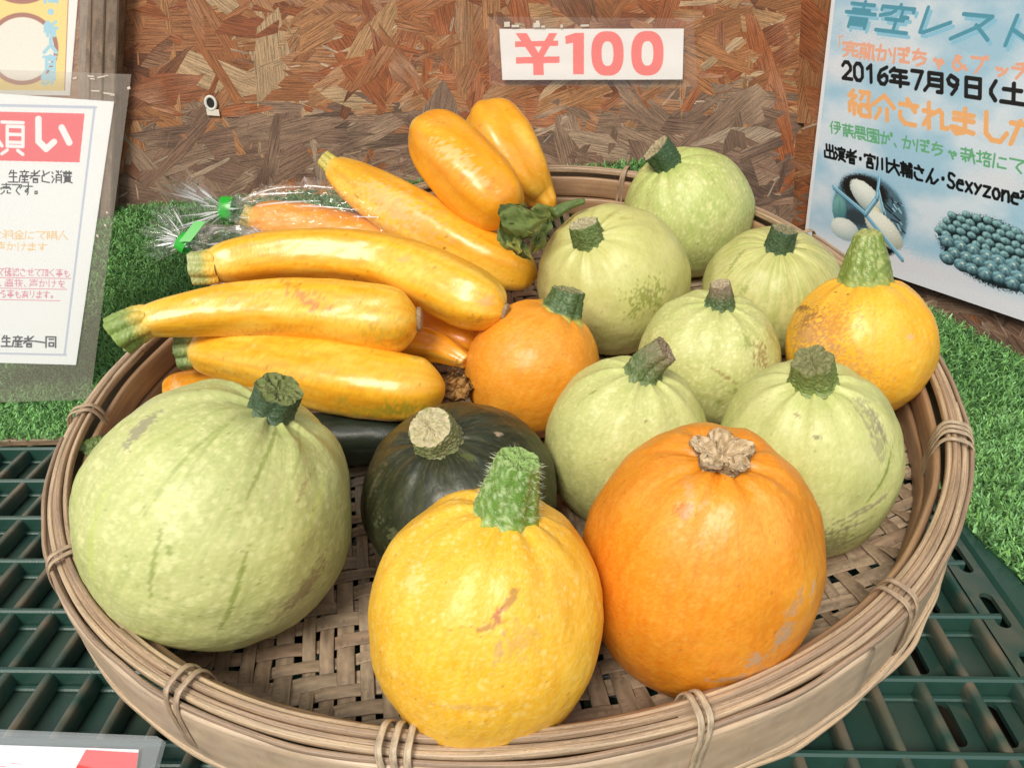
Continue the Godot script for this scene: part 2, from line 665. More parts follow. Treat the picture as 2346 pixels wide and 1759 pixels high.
func build_stand() -> void:
	var d := Vector3(0.991, 0, 0.133)
	var a := Vector3(0.133, 0, -0.991)
	var g := a * cos(deg_to_rad(20)) + Vector3.UP * sin(deg_to_rad(20))
	slope_n = d.cross(g)
	if slope_n.y < 0:
		slope_n = -slope_n
	wall_p = hit(300, 472, slope_n, slope_p)
	var up := Vector3(0, cos(deg_to_rad(6)), -sin(deg_to_rad(6)))
	var grey := (hit(480, 262, wall_n, wall_p) - wall_p).dot(up)
	strand_board("back_board", "strand board back wall with greyed lower part behind the bamboo tray", wall_p, Vector3.RIGHT, up, wall_n, -0.62, 0.76, -0.16, 0.5, 6200, 240, grey, 0.36, 0.1)
	# the side wall meets it in the corner hidden by the blue poster
	side_p = hit(1826, 430, wall_n, wall_p)
	var ax := Vector3(cos(deg_to_rad(58)), 0, sin(deg_to_rad(58)))
	strand_board("side_board", "dark strand board side wall behind the blue poster", side_p + side_n * 0.003, ax, Vector3.UP, side_n, 0.0, 0.62, -0.28, 0.5, 2300, 60, 0.0, 0.2, -0.05)
	# weathered post at the left
	var st := Soup.new()
	var p0 := hit(236, -40, wall_n, wall_p + wall_n * 0.012)
	var p1 := hit(222, 480, wall_n, wall_p + wall_n * 0.012)
	var w := 0.036
	var dirp := (p0 - p1).normalized()
	var side := dirp.cross(wall_n).normalized()
	for k in 3:
		var off := (float(k) - 1.0) * w / 3.0
		bar(st, p1 - dirp * 0.04 + side * off, p0 + dirp * 0.25 + side * off, side, wall_n, w / 3.0, 0.016 + 0.0015 * (k % 2), 0.0012, lin(0.36, 0.25, 0.17) * (1.0 - 0.1 * k))
	tag(obj("wooden_post", st.mesh(), M.bamboo), "weathered brown wooden batten between the left papers and the strand board", "post")
	# low roof over the stand, its edge above the visitor
	var rf := thing("roof", "plain timber roof of the stand, out of view above the tray", "roof", Vector3(0, 1.05, -0.5))
	for k in 6:
		var s := Soup.new()
		var z := -0.95 + 0.11 * k
		bar(s, Vector3(-1.6, 1.05 - z * 0.06, z), Vector3(1.8, 1.05 - z * 0.06, z), Vector3(0, 0, 1), Vector3.UP, 0.108, 0.018, 0.002, lin(0.30, 0.21, 0.13))
		obj("roof_board", s.mesh(), M.bamboo, rf)
	# a white plastic ring stuck in the board
	var c := hit(482, 236, wall_n, wall_p + wall_n * 0.003)
	var h := thing("white_grommet", "small white plastic grommet with a dark hole in the strand board", "grommet", c)
	var pts := PackedVector3Array()
	var sd := PackedVector3Array()
	var us := PackedVector3Array()
	for k in 25:
		var t := TAU * k / 24.0
		var o := Vector3(cos(t), 0, 0) + up * sin(t) * 1.2
		pts.append(c + o * 0.0052)
		sd.append(o.normalized())
		us.append(wall_n)
	obj("ring", sweep(pts, sd, us, 8, func(_j, t): return Vector2(cos(t) * 0.0015, sin(t) * 0.0012), white, Vector2.ONE, true, false), M.white, h)
	var dk := Soup.new()
	for k in 24:
		dk.quad(c - wall_n * 0.0004, c - wall_n * 0.0004, pts[k] - wall_n * 0.0004, pts[k + 1] - wall_n * 0.0004, wall_n)
	obj("hole", dk.mesh(), M.black, h)
	var tb := Soup.new()
	bar(tb, c - up * 0.0085 + Vector3(-0.0055, 0, 0), c - up * 0.0098 + Vector3(0.0070, 0, 0), up, wall_n, 0.0065, 0.0012, 0.0004)
	obj("torn_label", tb.mesh(), M.torn, h)


# ------------------------------------------------------------------ artificial turf
func blade() -> ArrayMesh:
	var v := PackedVector3Array([Vector3(-0.0008, 0, 0), Vector3(0.0008, 0, 0), Vector3(-0.00075, 0.0036, 0.0008), Vector3(0.00075, 0.0036, 0.0008), Vector3(-0.0005, 0.0058, 0.0026), Vector3(0.0005, 0.0058, 0.0026), Vector3(0, 0.0064, 0.0050)])
	var n := PackedVector3Array()
	for k in 7:
		n.append(Vector3(0, 0.35 * k / 6.0, -1).normalized())
	return arrays(v, n, PackedColorArray(), PackedVector2Array(), PackedInt32Array([0, 1, 3, 0, 3, 2, 2, 3, 5, 2, 5, 4, 4, 5, 6]))


func turf(called: String, label: String, poly: PackedVector2Array, pl_p: Vector3, pl_n: Vector3, dens: float, tone: Color, lean: Vector3) -> void:
	# poly in x, z; the sheet follows the plane
	var y_at := func(x: float, z: float) -> float: return pl_p.y - ((x - pl_p.x) * pl_n.x + (z - pl_p.z) * pl_n.z) / pl_n.y
	var c0 := Vector3(poly[0].x, y_at.call(poly[0].x, poly[0].y), poly[0].y)
	var t := thing(called, label, "artificial turf", c0)
	var tri := Geometry2D.triangulate_polygon(poly)
	var v := PackedVector3Array()
	var n := PackedVector3Array()
	var idx := PackedInt32Array()
	var lo := poly[0]
	var hi := poly[0]
	for q in poly:
		v.append(Vector3(q.x, y_at.call(q.x, q.y), q.y) - pl_n * 0.0005)
		n.append(pl_n)
		lo = lo.min(q)
		hi = hi.max(q)
	for k in range(0, tri.size(), 3):
		var a := v[tri[k]]
		var b := v[tri[k + 1]]
		var c := v[tri[k + 2]]
		if (b - a).cross(c - a).dot(pl_n) > 0:
			idx.append_array([tri[k], tri[k + 2], tri[k + 1]])
		else:
			idx.append_array([tri[k], tri[k + 1], tri[k + 2]])
	obj("backing", arrays(v, n, PackedColorArray(), PackedVector2Array(), idx), M.turf_back, t)
	var step := 1.0 / sqrt(dens)
	var where := []
	var cols := []
	var x := lo.x
	while x < hi.x:
		var z := lo.y
		while z < hi.y:
			var q := Vector2(x + rng.randf_range(-0.6, 0.6) * step, z + rng.randf_range(-0.6, 0.6) * step)
			if Geometry2D.is_point_in_polygon(q, poly):
				var p := Vector3(q.x, y_at.call(q.x, q.y), q.y)
				var clump := n_mid.get_noise_2d(q.x * 14.0, q.y * 14.0)
				var upv := (pl_n + lean + Vector3(rng.randf_range(-0.5, 0.5), 0, rng.randf_range(-0.5, 0.5)) + Vector3(n_mid.get_noise_2d(q.x * 24.0, q.y * 24.0), 0, n_mid.get_noise_2d(q.x * 24.0 + 50.0, q.y * 24.0)) * 0.9).normalized()
				var ang := rng.randf_range(0, TAU)
				var fw := Vector3(cos(ang), 0, sin(ang))
				var sdv := upv.cross(fw).normalized()
				fw = sdv.cross(upv)
				var sc := rng.randf_range(0.6, 0.95)
				where.append(Transform3D(Basis(sdv * sc, upv * sc, fw * sc), p - c0))
				var f := rng.randf_range(0.7, 1.25) + 0.25 * clump
				cols.append(Color(tone.r * f, tone.g * f, tone.b * f * rng.randf_range(0.8, 1.2)))
			z += step
		x += step
	var mm := MultiMesh.new()
	mm.transform_format = MultiMesh.TRANSFORM_3D
	mm.use_colors = true
	mm.mesh = blade()
	mm.instance_count = where.size()
	for k in where.size():
		mm.set_instance_transform(k, where[k])
		mm.set_instance_color(k, cols[k])
	var mi := MultiMeshInstance3D.new()
	mi.name = "blades"
	mi.multimesh = mm
	mi.material_override = M.turf
	mi.set_meta("kind", "stuff")
	t.add_child(mi)


func build_turf() -> void:
	var q0 := Vector2(-0.9, -0.645)   # on the crease line left and right
	var cr := func(x: float) -> float: return -0.58 + (x + 0.415) * 0.134
	var bright := lin(0.26, 0.53, 0.18)
	turf("turf_mat", "strip of bright green artificial turf behind the crate left of the tray", PackedVector2Array([Vector2(-0.80, cr.call(-0.80)), Vector2(-0.2, cr.call(-0.2)), Vector2(-0.2, -0.487), Vector2(-0.80, -0.502)]), Vector3(0, 0.002, 0), Vector3.UP, 400000, bright, Vector3(0, 0, 0.1))
	turf("turf_mat", "bright green artificial turf right of the tray and crate", PackedVector2Array([Vector2(0.2, cr.call(0.2)), Vector2(0.62, cr.call(0.62)), Vector2(0.62, -0.12), Vector2(0.236, -0.12), Vector2(0.2755, -0.30), Vector2(0.268, -0.36), Vector2(0.26, -0.44)]), Vector3(0, 0.002, 0), Vector3.UP, 400000, bright, Vector3(0, 0, 0.1))
	# the rear mat slopes up to the wall and is cut off slantwise at the right
	var zb := wall_p.z + 0.003
	turf("rear_turf_mat", "artificial turf sloping up to the back board behind the tray", PackedVector2Array([Vector2(-0.80, cr.call(-0.80)), Vector2(0.47, cr.call(0.47)), Vector2(0.40, -0.526), Vector2(0.345, -0.5915), Vector2(0.16, zb), Vector2(-0.80, zb)]), slope_p, slope_n, 380000, bright, Vector3(0, 0.1, 0.15))
	# the shelf that carries everything
	var s := Soup.new()
	bar(s, Vector3(-1.2, -0.075, -0.45), Vector3(0.62, -0.075, -0.45), Vector3(0, 0, 1), Vector3.UP, 1.1, 0.02, 0.002, lin(0.12, 0.09, 0.065))
	var o := obj("shelf_board", s.mesh(), M.bamboo)
	tag(o, "dark wooden shelf under the green crate", "shelf")


# ------------------------------------------------------------------ the plastic crate
func hole_plate(s: Soup, x0: float, x1: float, z0: float, z1: float, y: float, hx: float, hz: float, rx: float, rz: float, col: Color) -> void:
	# a plate with one long round-ended hole
	var n := 24
	var inner := []
	var outer := []
	for k in n:
		var t := TAU * (k + 0.5) / n
		var c := Vector2(cos(t), sin(t))
		var e := Vector2(c.x * rx, signf(c.y) * maxf(rz - rx, 0.0) + c.y * rx)
		inner.append(Vector3(hx + e.x, y, hz + e.y))
		var sx := (x1 - hx) / c.x if c.x > 0 else (x0 - hx) / c.x
		var sz := (z1 - hz) / c.y if c.y > 0 else (z0 - hz) / c.y
		var m := minf(sx, sz)
		outer.append(Vector3(hx + c.x * m, y, hz + c.y * m))
	# corners
	for q in [Vector2(x0, z0), Vector2(x1, z0), Vector2(x1, z1), Vector2(x0, z1)]:
		var best := 0
		var bd := 1e9
		for k in n:
			var dd := Vector2(outer[k].x, outer[k].z).distance_to(q)
			if dd < bd:
				bd = dd
				best = k
		outer[best] = Vector3(q.x, y, q.y)
	for k in n:
		var k2 := (k + 1) % n
		s.quad(inner[k], inner[k2], outer[k2], outer[k], Vector3.UP, col)
		s.quad(inner[k], inner[k2], inner[k2] - Vector3(0, 0.003, 0), inner[k] - Vector3(0, 0.003, 0), Vector3(hx, y, hz) - inner[k], col)


func build_crate() -> void:
	var ang := deg_to_rad(-3.5)
	var bx := Vector3(cos(ang), 0, -sin(ang))     # along the cross walls
	var bz := Vector3(sin(ang), 0, cos(ang))      # towards the visitor
	var o := Vector3(0.2755, 0, -0.30)            # a point on the right edge
	var t := thing("plastic_crate", "upturned dark green plastic crate with a grid of bars under the tray", "crate", Vector3(-0.02, 0, -0.3))
	var green := lin(0.022, 0.064, 0.050)
	var dust := lin(0.15, 0.125, 0.085)
	var at := func(x: float, z: float, y: float) -> Vector3: return o + bx * x + bz * z + Vector3(0, y, 0)
	var x_left := -0.80
	var z_back := -0.212
	var z_front := 0.22
	# cross walls
	var z := z_back + 0.024
	var zs := []
	while z < z_front:
		zs.append(z)
		var s := Soup.new()
		bar(s, at.call(x_left, z, -0.0058), at.call(-0.024, z, -0.0058), bz, Vector3.UP, 0.0036, 0.0116, 0.0010, green)
		obj("cross_wall", s.mesh(), M.plastic, t)
		var s2 := Soup.new()
		bar(s2, at.call(x_left, z + 0.0035, -0.0108), at.call(-0.024, z + 0.0035, -0.0108), bz, Vector3.UP, 0.0034, 0.0022, 0.0008, green)
		obj("ledge", s2.mesh(), M.plastic, t)
		z += 0.0405
	# bars along the depth, dusty on top
	var x := -0.024
	var xs := []
	var k := 0
	while x > x_left:
		xs.append(x)
		if k > 0:
			var pts := PackedVector3Array()
			var sd := PackedVector3Array()
			var us := PackedVector3Array()
			var n := 60
			for j in n + 1:
				pts.append(at.call(x, lerpf(z_back + 0.01, z_front, float(j) / n), -0.0062))
				sd.append(bx)
				us.append(Vector3.UP)
			var sec := func(_j: int, a: float) -> Vector2:
				var cx := cos(a)
				var sy := sin(a)
				return Vector2(signf(cx) * pow(absf(cx), 0.5) * (0.0029 - 0.0008 * sy), signf(sy) * pow(absf(sy), 0.5) * 0.0054)
			var colr := func(j: int, a: float) -> Color:
				var f := n_mid.get_noise_3d(pts[j].x * 30.0, pts[j].z * 30.0, 0.0) + 0.6 * n_fine.get_noise_3d(pts[j].x * 12.0, pts[j].z * 12.0, 2.0)
				return mixc(green, dust, (0.52 + f * 1.1) * (1.0 if sin(a) > 0.3 else 0.25))
			obj("long_bar", sweep(pts, sd, us, 12, sec, colr), M.plastic, t)
		k += 1
		x -= 0.0228 if k > 1 else 0.012
	# floor plates with slots in the outer columns
	for j in zs.size():
		var za: float = zs[j] + 0.0021
		var zb: float = (zs[j + 1] if j + 1 < zs.size() else z_front) - 0.0021
		var s := Soup.new()
		for i in xs.size() - 1:
			var xa: float = xs[i + 1] + 0.0022
			var xb: float = xs[i] - 0.0022
			var c := green * 0.9
			c.a = 1.0
			if i in [1, 2, 3] and (i + j) % 3 != 0 or i in [4, 5] and j % 3 == 1:
				hole_plate(s, xa, xb, za, zb, -0.0118, (xa + xb) * 0.5 - 0.002, (za + zb) * 0.5 - 0.004, 0.0038, 0.0125, c)
			else:
				s.quad(Vector3(xa, -0.0118, za), Vector3(xb, -0.0118, za), Vector3(xb, -0.0118, zb), Vector3(xa, -0.0118, zb), Vector3.UP, c)
		for q in s.v.size():
			s.v[q] = at.call(s.v[q].x, s.v[q].z, s.v[q].y)
			s.n[q] = bx * s.n[q].x + bz * s.n[q].z + Vector3(0, s.n[q].y, 0)
			var f := n_mid.get_noise_3d(s.v[q].x * 20.0, s.v[q].z * 20.0, 7.0)
			s.c[q] = mixc(s.c[q], dust, maxf(f + 0.6 * n_fine.get_noise_3d(s.v[q].x * 9.0, s.v[q].z * 9.0, 4.0), 0.0) * 0.5)
		obj("floor_plate", s.mesh(), M.plastic, t)
	# rim plates: right, back, left
	var rim := Soup.new()
	var zz := z_back
	while zz < z_front - 0.001:
		hole_plate(rim, -0.0335, -0.0165, zz, zz + 0.0405, -0.0012, -0.0245, zz + 0.0195, 0.0036, 0.0125, mixc(green, dust, 0.45))
		zz += 0.0405
	for q in rim.v.size():
		rim.v[q] = at.call(rim.v[q].x, rim.v[q].z, rim.v[q].y)
		var f := n_mid.get_noise_3d(rim.v[q].x * 25.0, rim.v[q].z * 25.0, 3.0)
		rim.c[q] = mixc(rim.c[q], green, 0.5 + f)
	obj("slotted_rim", rim.mesh(), M.plastic, t)
	var edge := Soup.new()
	bar(edge, at.call(-0.00825, z_back, -0.03), at.call(-0.00825, z_front, -0.03), bx, Vector3.UP, 0.0163, 0.062, 0.002, green)
	obj("edge_wall", edge.mesh(), M.plastic, t)
	var back := Soup.new()
	bar(back, at.call(x_left, z_back + 0.006, -0.03), at.call(-0.018, z_back + 0.006, -0.03), bz, Vector3.UP, 0.012, 0.06, 0.002, green)
	obj("edge_wall", back.mesh(), M.plastic, t)
	# thin wooden lath between crate and turf
	var la := Soup.new()
	bar(la, Vector3(-0.80, 0.001, -0.5045), Vector3(-0.2, 0.001, -0.4895), Vector3(0, 0, 1), Vector3.UP, 0.005, 0.006, 0.001, lin(0.30, 0.2, 0.12))
	tag(obj("wooden_lath", la.mesh(), M.bamboo), "thin brown lath between the crate and the left turf strip", "lath")


# ------------------------------------------------------------------ the bamboo tray
func rim_f(th: float) -> float:
	return 0.975 + 0.0417 * cos(th) - 0.0217 * sin(th) - 0.0405 * cos(2 * th) + 0.049 * sin(2 * th) - 0.01 * cos(3 * th) - 0.0309 * sin(3 * th)


func rim_out(th: float) -> Vector3:
	return e1 * cos(th) + e2 * sin(th)


func rim_at(th: float, dr: float, dy: float) -> Vector3:
	return rim_c + rim_out(th) * (R * rim_f(th) + dr) + nb * dy


func angle_of(u: float, v: float) -> float:   # of a spot on the rim, in pixels of the photograph
	var p := hit(u, v, nb, rim_c) - rim_c
	return atan2(p.dot(e2), p.dot(e1))


func hoop(called: String, parent: Node3D, th0: float, th1: float, dr: float, dy: float, w: float, h: float, pw: float, col: Color, wob: float, seed_: float, n := 200, drift := 0.0, node_th := 99.0) -> void:
	var pts := PackedVector3Array()
	var sd := PackedVector3Array()
	var us := PackedVector3Array()
	for j in n + 1:
		var f := float(j) / n
		var th := lerpf(th0, th1, f)
		var a := n_low.get_noise_2d(th * 2.2, seed_) * wob
		var b := n_low.get_noise_2d(th * 2.2, seed_ + 40.0) * wob
		pts.append(rim_at(th, dr + a + drift * (f - 0.5), dy + b))
		sd.append(rim_out(th))
		us.append(nb)
	var sec := func(j: int, t: float) -> Vector2:
		var cx := cos(t)
		var sy := sin(t)
		var th := lerpf(th0, th1, float(j) / n)
		var g := exp(-pow((th - node_th) / 0.012, 2.0)) * 0.0014
		return Vector2(signf(cx) * pow(absf(cx), pw) * (w * 0.5 + g), signf(sy) * pow(absf(sy), pw) * (h * 0.5 + g * 0.4))
	var colr := func(j: int, t: float) -> Color:
		var th := lerpf(th0, th1, float(j) / n)
		var f := n_mid.get_noise_3d(th * 3.0, sin(t) * 0.9, seed_) * 0.5 + n_low.get_noise_2d(th * 1.3, seed_ + 9.0) * 0.35
		var c := mixc(col, lin(0.36, 0.25, 0.19), maxf(f, 0.0) * 0.8)
		c = mixc(c, lin(0.70, 0.46, 0.25), maxf(-f, 0.0) * 0.9)
		if absf(th - node_th) < 0.007:
			c = mixc(c, lin(0.55, 0.42, 0.30), 0.7)
		return c
	obj(called, sweep(pts, sd, us, 14, sec, colr, Vector2(5.0, 1.0), false, true), M.bamboo if called.ends_with("rod") else M.hoop, parent)


func binding(parent: Node3D, th: float, turns: int, spread: float, tone: Color) -> void:
	for k in turns:
		var pts := PackedVector3Array()
		var sd := PackedVector3Array()
		var us := PackedVector3Array()
		var off := (k - (turns - 1) * 0.5) * spread + rng.randf_range(-0.0006, 0.0006)
		var slant := rng.randf_range(-0.004, 0.004)
		var m := 40
		for j in m + 1:
			var t := TAU * j / m
			var cx := cos(t)
			var sy := sin(t)
			var rx := signf(cx) * pow(absf(cx), 0.62) * 0.0098 - 0.0014
			var ry := signf(sy) * pow(absf(sy), 0.62) * 0.0225 - 0.0165
			var a := th + (off + slant * sy) / R
			pts.append(rim_at(a, rx, ry))
			var tang := (rim_at(a + 0.01, 0, 0) - rim_at(a - 0.01, 0, 0)).normalized()
			sd.append(tang)
			us.append((rim_out(a) * cx / 0.0098 + nb * sy / 0.0225).normalized())
		var sec := func(_j: int, t: float) -> Vector2: return Vector2(cos(t) * 0.0015, sin(t) * 0.0006)
		var colr := func(j: int, _t: float) -> Color:
			var f := n_mid.get_noise_2d(j * 0.2, k * 9.0 + th)
			return mixc(tone, tone * 0.72, f * 1.2 + 0.2)
		obj("binding", sweep(pts, sd, us, 8, sec, colr, Vector2(20.0, 0.3), true, false), M.bamboo, parent)


func floor_h(p: Vector2) -> float:
	var th := atan2(p.y, p.x)
	var q := p.length() / (R * rim_f(th) - 0.012)
	return 0.011 * pow(clampf((q - 0.86) / 0.14, 0.0, 1.0), 1.8)


func build_tray() -> void:
	var t := thing("bamboo_tray", "round woven bamboo tray with bound rim holding all the squash", "tray", rim_c - nb * 0.05)
	# woven floor: strips run over two and under two
	var rot := deg_to_rad(9.0)
	var ax := [Vector2(cos(rot), sin(rot)), Vector2(-sin(rot), cos(rot))]
	var pitch := 0.0102
	for d in 2:
		var a: Vector2 = ax[d]
		var b: Vector2 = ax[1 - d]
		for k in range(-27, 28):
			var off := k * pitch + rng.randf_range(-0.0019, 0.0019)
			var w := rng.randf_range(0.0064, 0.0091)
			var bow := rng.randf_range(-0.002, 0.002)
			# how far it reaches
			var lim := [0.0, 0.0]
			var ok := true
			for e in 2:
				var sg := -1.0 if e == 0 else 1.0
				var x := 0.0
				while x < 0.32:
					var q := a * x * sg + b * off
					if q.length() > R * rim_f(atan2(q.y, q.x)) - 0.0125:
						break
					x += 0.003
				lim[e] = sg * x
			if absf(off) > 0.24 or lim[1] - lim[0] < 0.06:
				ok = false
			if not ok:
				continue
			var n := int((lim[1] - lim[0]) / (pitch * 0.34))
			var pts := PackedVector3Array()
			var sd := PackedVector3Array()
			var us := PackedVector3Array()
			var tone := mixc(lin(0.58, 0.425, 0.285), lin(0.44, 0.30, 0.20), rng.randf())
			tone = mixc(tone, lin(0.62, 0.50, 0.34), rng.randf() * 0.4)
			for j in n + 1:
				var x := lerpf(lim[0], lim[1], float(j) / n)
				var q := a * x + b * (off + bow * sin(x * 9.0))
				# phase of the twill
				var cell := x / pitch
				var ph := cell + (k if d == 0 else -k) + (2.0 if d == 1 else 0.0)
				var up := clampf(sin(ph * PI / 2.0 + PI / 4.0) * 1.9, -1.0, 1.0)
				if d == 1:
					up = clampf(sin((x / pitch + k) * PI / 2.0 + PI / 4.0 + PI) * 1.9, -1.0, 1.0)
				else:
					up = clampf(sin((x / pitch + k) * PI / 2.0 + PI / 4.0) * 1.9, -1.0, 1.0)
				pts.append(floor_c + e1 * q.x + e2 * q.y + nb * (floor_h(q) + up * 0.0009))
				sd.append((e1 * b.x + e2 * b.y))
				us.append(nb)
			for j in n + 1:
				var tg := (pts[mini(j + 1, n)] - pts[maxi(j - 1, 0)]).normalized()
				us[j] = sd[j].cross(tg).normalized()
				if us[j].dot(nb) < 0:
					us[j] = -us[j]
			var sec := func(_j: int, g: float) -> Vector2: return Vector2(signf(cos(g)) * pow(absf(cos(g)), 0.4) * w * 0.5, signf(sin(g)) * pow(absf(sin(g)), 0.6) * 0.00055)
			var sdd := float(k) * 3.1 + d * 77.0
			var colr := func(j: int, g: float) -> Color:
				var f := n_mid.get_noise_3d(j * 0.03, g * 0.3, sdd)
				return mixc(tone, tone * 0.68, f * 1.5)
			obj("weave_strip", sweep(pts, sd, us, 8, sec, colr, Vector2(6.0, 0.35), false, false), M.bamboo, t)
	# side: two rounded inner hoops, outer hoop, bundle of thin rods on top
	var brown := lin(0.50, 0.30, 0.165)
	var pale := lin(0.72, 0.53, 0.34)
	hoop("inner_hoop", t, -PI * 0.9, PI * 1.1, -0.0092, -0.0135, 0.0050, 0.019, 0.7, brown, 0.0008, 1.0, 240, 0.0, angle_of(322, 858))
	hoop("inner_hoop", t, -PI * 0.6, PI * 1.4, -0.0105, -0.0325, 0.0060, 0.018, 0.7, brown * 0.9, 0.0010, 5.0, 240)
	hoop("outer_hoop", t, -PI * 0.35, PI * 1.68, 0.0050, -0.0205, 0.0046, 0.038, 0.4, lin(0.76, 0.57, 0.39), 0.0007, 9.0, 260, 0.0012, angle_of(690, 1690))
	hoop("lower_rod", t, -PI * 0.95, PI * 0.1, 0.0068, -0.0400, 0.0034, 0.0042, 0.7, pale, 0.0012, 15.0, 180)
	hoop("lower_rod", t, -PI * 0.42, -PI * 0.02, 0.0085, -0.0425, 0.0026, 0.0030, 0.7, pale, 0.0028, 18.0, 100)
	hoop("lower_rod", t, PI * 0.5, PI * 1.1, 0.0068, -0.0400, 0.0034, 0.0042, 0.7, brown, 0.001, 19.0, 120)
	for k in 4:
		var dr := -0.0050 + 0.0023 * k
		var c := mixc(pale, lin(0.44, 0.29, 0.185), rng.randf() * 0.8)
		hoop("rim_rod", t, -PI + k * 0.9, PI + k * 0.9 + 0.12, dr, 0.0005 + 0.0014 * sin(k * 2.1) - (0.0010 if k == 3 else 0.0), 0.0027, 0.0046, 0.6, c, 0.0004, 30.0 + k * 3.0, 260, 0.0006)
	hoop("rim_rod", t, -PI * 0.9, PI * 0.15, 0.0056, -0.0005, 0.0022, 0.0034, 0.7, lin(0.48, 0.33, 0.22), 0.0012, 61.0, 140)
	var ties := [[184, 956, 2], [138, 1290, 2], [410, 1600, 2], [925, 1695, 3], [1590, 1650, 2], [2090, 1390, 2], [2172, 1005, 4], [1428, 398, 2], [700, 470, 2], [1850, 545, 2]]
	for q in ties:
		binding(t, angle_of(q[0], q[1]), q[2], 0.0036, lin(0.66, 0.51, 0.34) if rng.randf() > 0.4 else lin(0.56, 0.40, 0.26))


# ------------------------------------------------------------------ round squash
func pale_skin(d: Vector3, th: float, phi: float, sd: float, p: Dictionary) -> Color:
	var green: Color = p.get("deep", lin(0.42, 0.47, 0.14))
	var base: Color = p.get("base", lin(0.57, 0.575, 0.215))
	var s := n_mid.get_noise_3d(cos(th) * 2.6 + sd, sin(th) * 2.6, phi * 0.30)
	var s2 := n_fine.get_noise_3d(cos(th) * 1.3 + sd, sin(th) * 1.3, phi * 0.16)
	var streak: float = p.get("streak", 0.3)
	var c := mixc(base, green, clampf(0.22 + streak * (s * 1.6 + s2 * 1.0), 0.0, 0.85))
	c = mixc(c, lin(0.63, 0.61, 0.27), clampf(n_low.get_noise_3d(d.x * 1.1 + sd, d.y * 1.1, d.z * 1.1) * 0.7, 0.0, 0.5))
	# light specks of two sizes
	var sp: float = p.get("speck", 0.7)
	var q := d * 13.0 + Vector3(sd, sd * 0.7, 0)
	var a := n_cell.get_noise_3dv(q) + 1.0
	var lim := 0.26 + 0.22 * n_low.get_noise_3d(d.x * 2.0, d.y * 2.0 + sd, d.z * 2.0)
	var f := sm(lim + 0.10, lim - 0.06, a)
	var b := n_cell.get_noise_3dv(d * 27.0 + Vector3(sd, 3.0, 9.0)) + 1.0
	f = maxf(f * 0.85, 0.6 * sm(0.42, 0.22, b))
	c = mixc(c, lin(0.78, 0.75, 0.37), f * sp * sm(0.12, 0.5, phi))
	var gr := n_fine.get_noise_3dv(d * 3.1 + Vector3(sd, 0, 0))
	c = mixc(c, c * 0.80, maxf(gr, 0.0) * 0.9)
	# fine dark flecks
	var g := n_cell.get_noise_3dv(d * 15.0 + Vector3(40.0 + sd, 0, 0)) + 1.0
	if g < 0.14 and n_mid.get_noise_3d(d.x * 0.8 + sd, d.y * 0.8, d.z * 0.8) > 0.1:
		c = mixc(c, lin(0.20, 0.22, 0.07), 0.55)
	# green lines that run from the stem
	var lines: float = p.get("lines", 0.25)
	var r := n_fine.get_noise_2d(th * 0.8 + 3.0 * sd, 0.0)
	r = maxf(r, n_mid.get_noise_2d(cos(th) * 5.0 + sd, sin(th) * 5.0))
	c = mixc(c, lin(0.36, 0.44, 0.10), lines * sm(0.28, 0.5, r) * sm(1.9, 0.25, phi))
	return c


func warm_skin(d: Vector3, th: float, phi: float, sd: float, p: Dictionary) -> Color:
	var base: Color = p.base
	var deep: Color = p.deep
	var s := n_mid.get_noise_3d(cos(th) * 2.2 + sd, sin(th) * 2.2, phi * 0.3)
	var s2 := n_fine.get_noise_3d(cos(th) * 1.6 + sd, sin(th) * 1.6, phi * 0.2)
	var c := mixc(base, deep, clampf(0.25 + s * 0.7 + s2 * 0.5 * sm(1.5, 0.2, phi), 0.0, 0.9))
	var l := n_low.get_noise_3d(d.x * 0.9 + sd, d.y * 0.9, d.z * 0.9)
	c = mixc(c, p.get("light", base), clampf(l * 0.9, 0.0, 0.6))
	var gr := n_fine.get_noise_3dv(d * 3.3 + Vector3(sd, 0, 0))
	c = mixc(c, deep, maxf(gr, 0.0) * 0.9)
	c = mixc(c, p.get("fleck", base), maxf(-gr, 0.0) * 0.5)
	var sp: float = p.get("speck", 0.3)
	var a := n_cell.get_noise_3dv(d * 13.0 + Vector3(sd, 0, 0)) + 1.0
	var b := n_cell.get_noise_3dv(d * 34.0 + Vector3(sd, 3.0, 9.0)) + 1.0
	var lim := 0.2 + 0.25 * n_low.get_noise_3d(d.x * 1.7, d.y * 1.7 + sd, d.z * 1.7)
	var f := maxf(sm(lim + 0.08, lim - 0.05, a), 0.5 * sm(0.4, 0.2, b))
	c = mixc(c, p.get("fleck", lin(0.85, 0.58, 0.16)), f * sp)
	if n_cell.get_noise_3dv(d * 11.0 + Vector3(60.0 + sd, 0, 0)) + 1.0 < 0.07:
		c = mixc(c, lin(0.30, 0.13, 0.03), 0.6)
	return c


func dark_skin(d: Vector3, th: float, phi: float, sd: float, _p: Dictionary) -> Color:
	var s := n_mid.get_noise_3d(cos(th) * 1.8 + sd, sin(th) * 1.8, phi * 0.5)
	var c := mixc(lin(0.022, 0.026, 0.012), lin(0.050, 0.054, 0.024), 0.4 + s)
	var a := n_cell.get_noise_3dv(d * 16.0) + 1.0
	var k := n_low.get_noise_3d(d.x * 1.5, d.y * 1.5, d.z * 1.5)
	c = mixc(c, lin(0.17, 0.18, 0.10), sm(0.36, 0.12, a) * 0.7 * sm(-0.1, 0.3, k) * sm(0.5, 1.0, phi))
	c = mixc(c, lin(0.12, 0.10, 0.06), 0.5 * sm(0.25, 0.5, n_fine.get_noise_3d(cos(th) * 1.2, sin(th) * 1.2, phi * 0.3)) * sm(1.2, 0.2, phi))
	return c


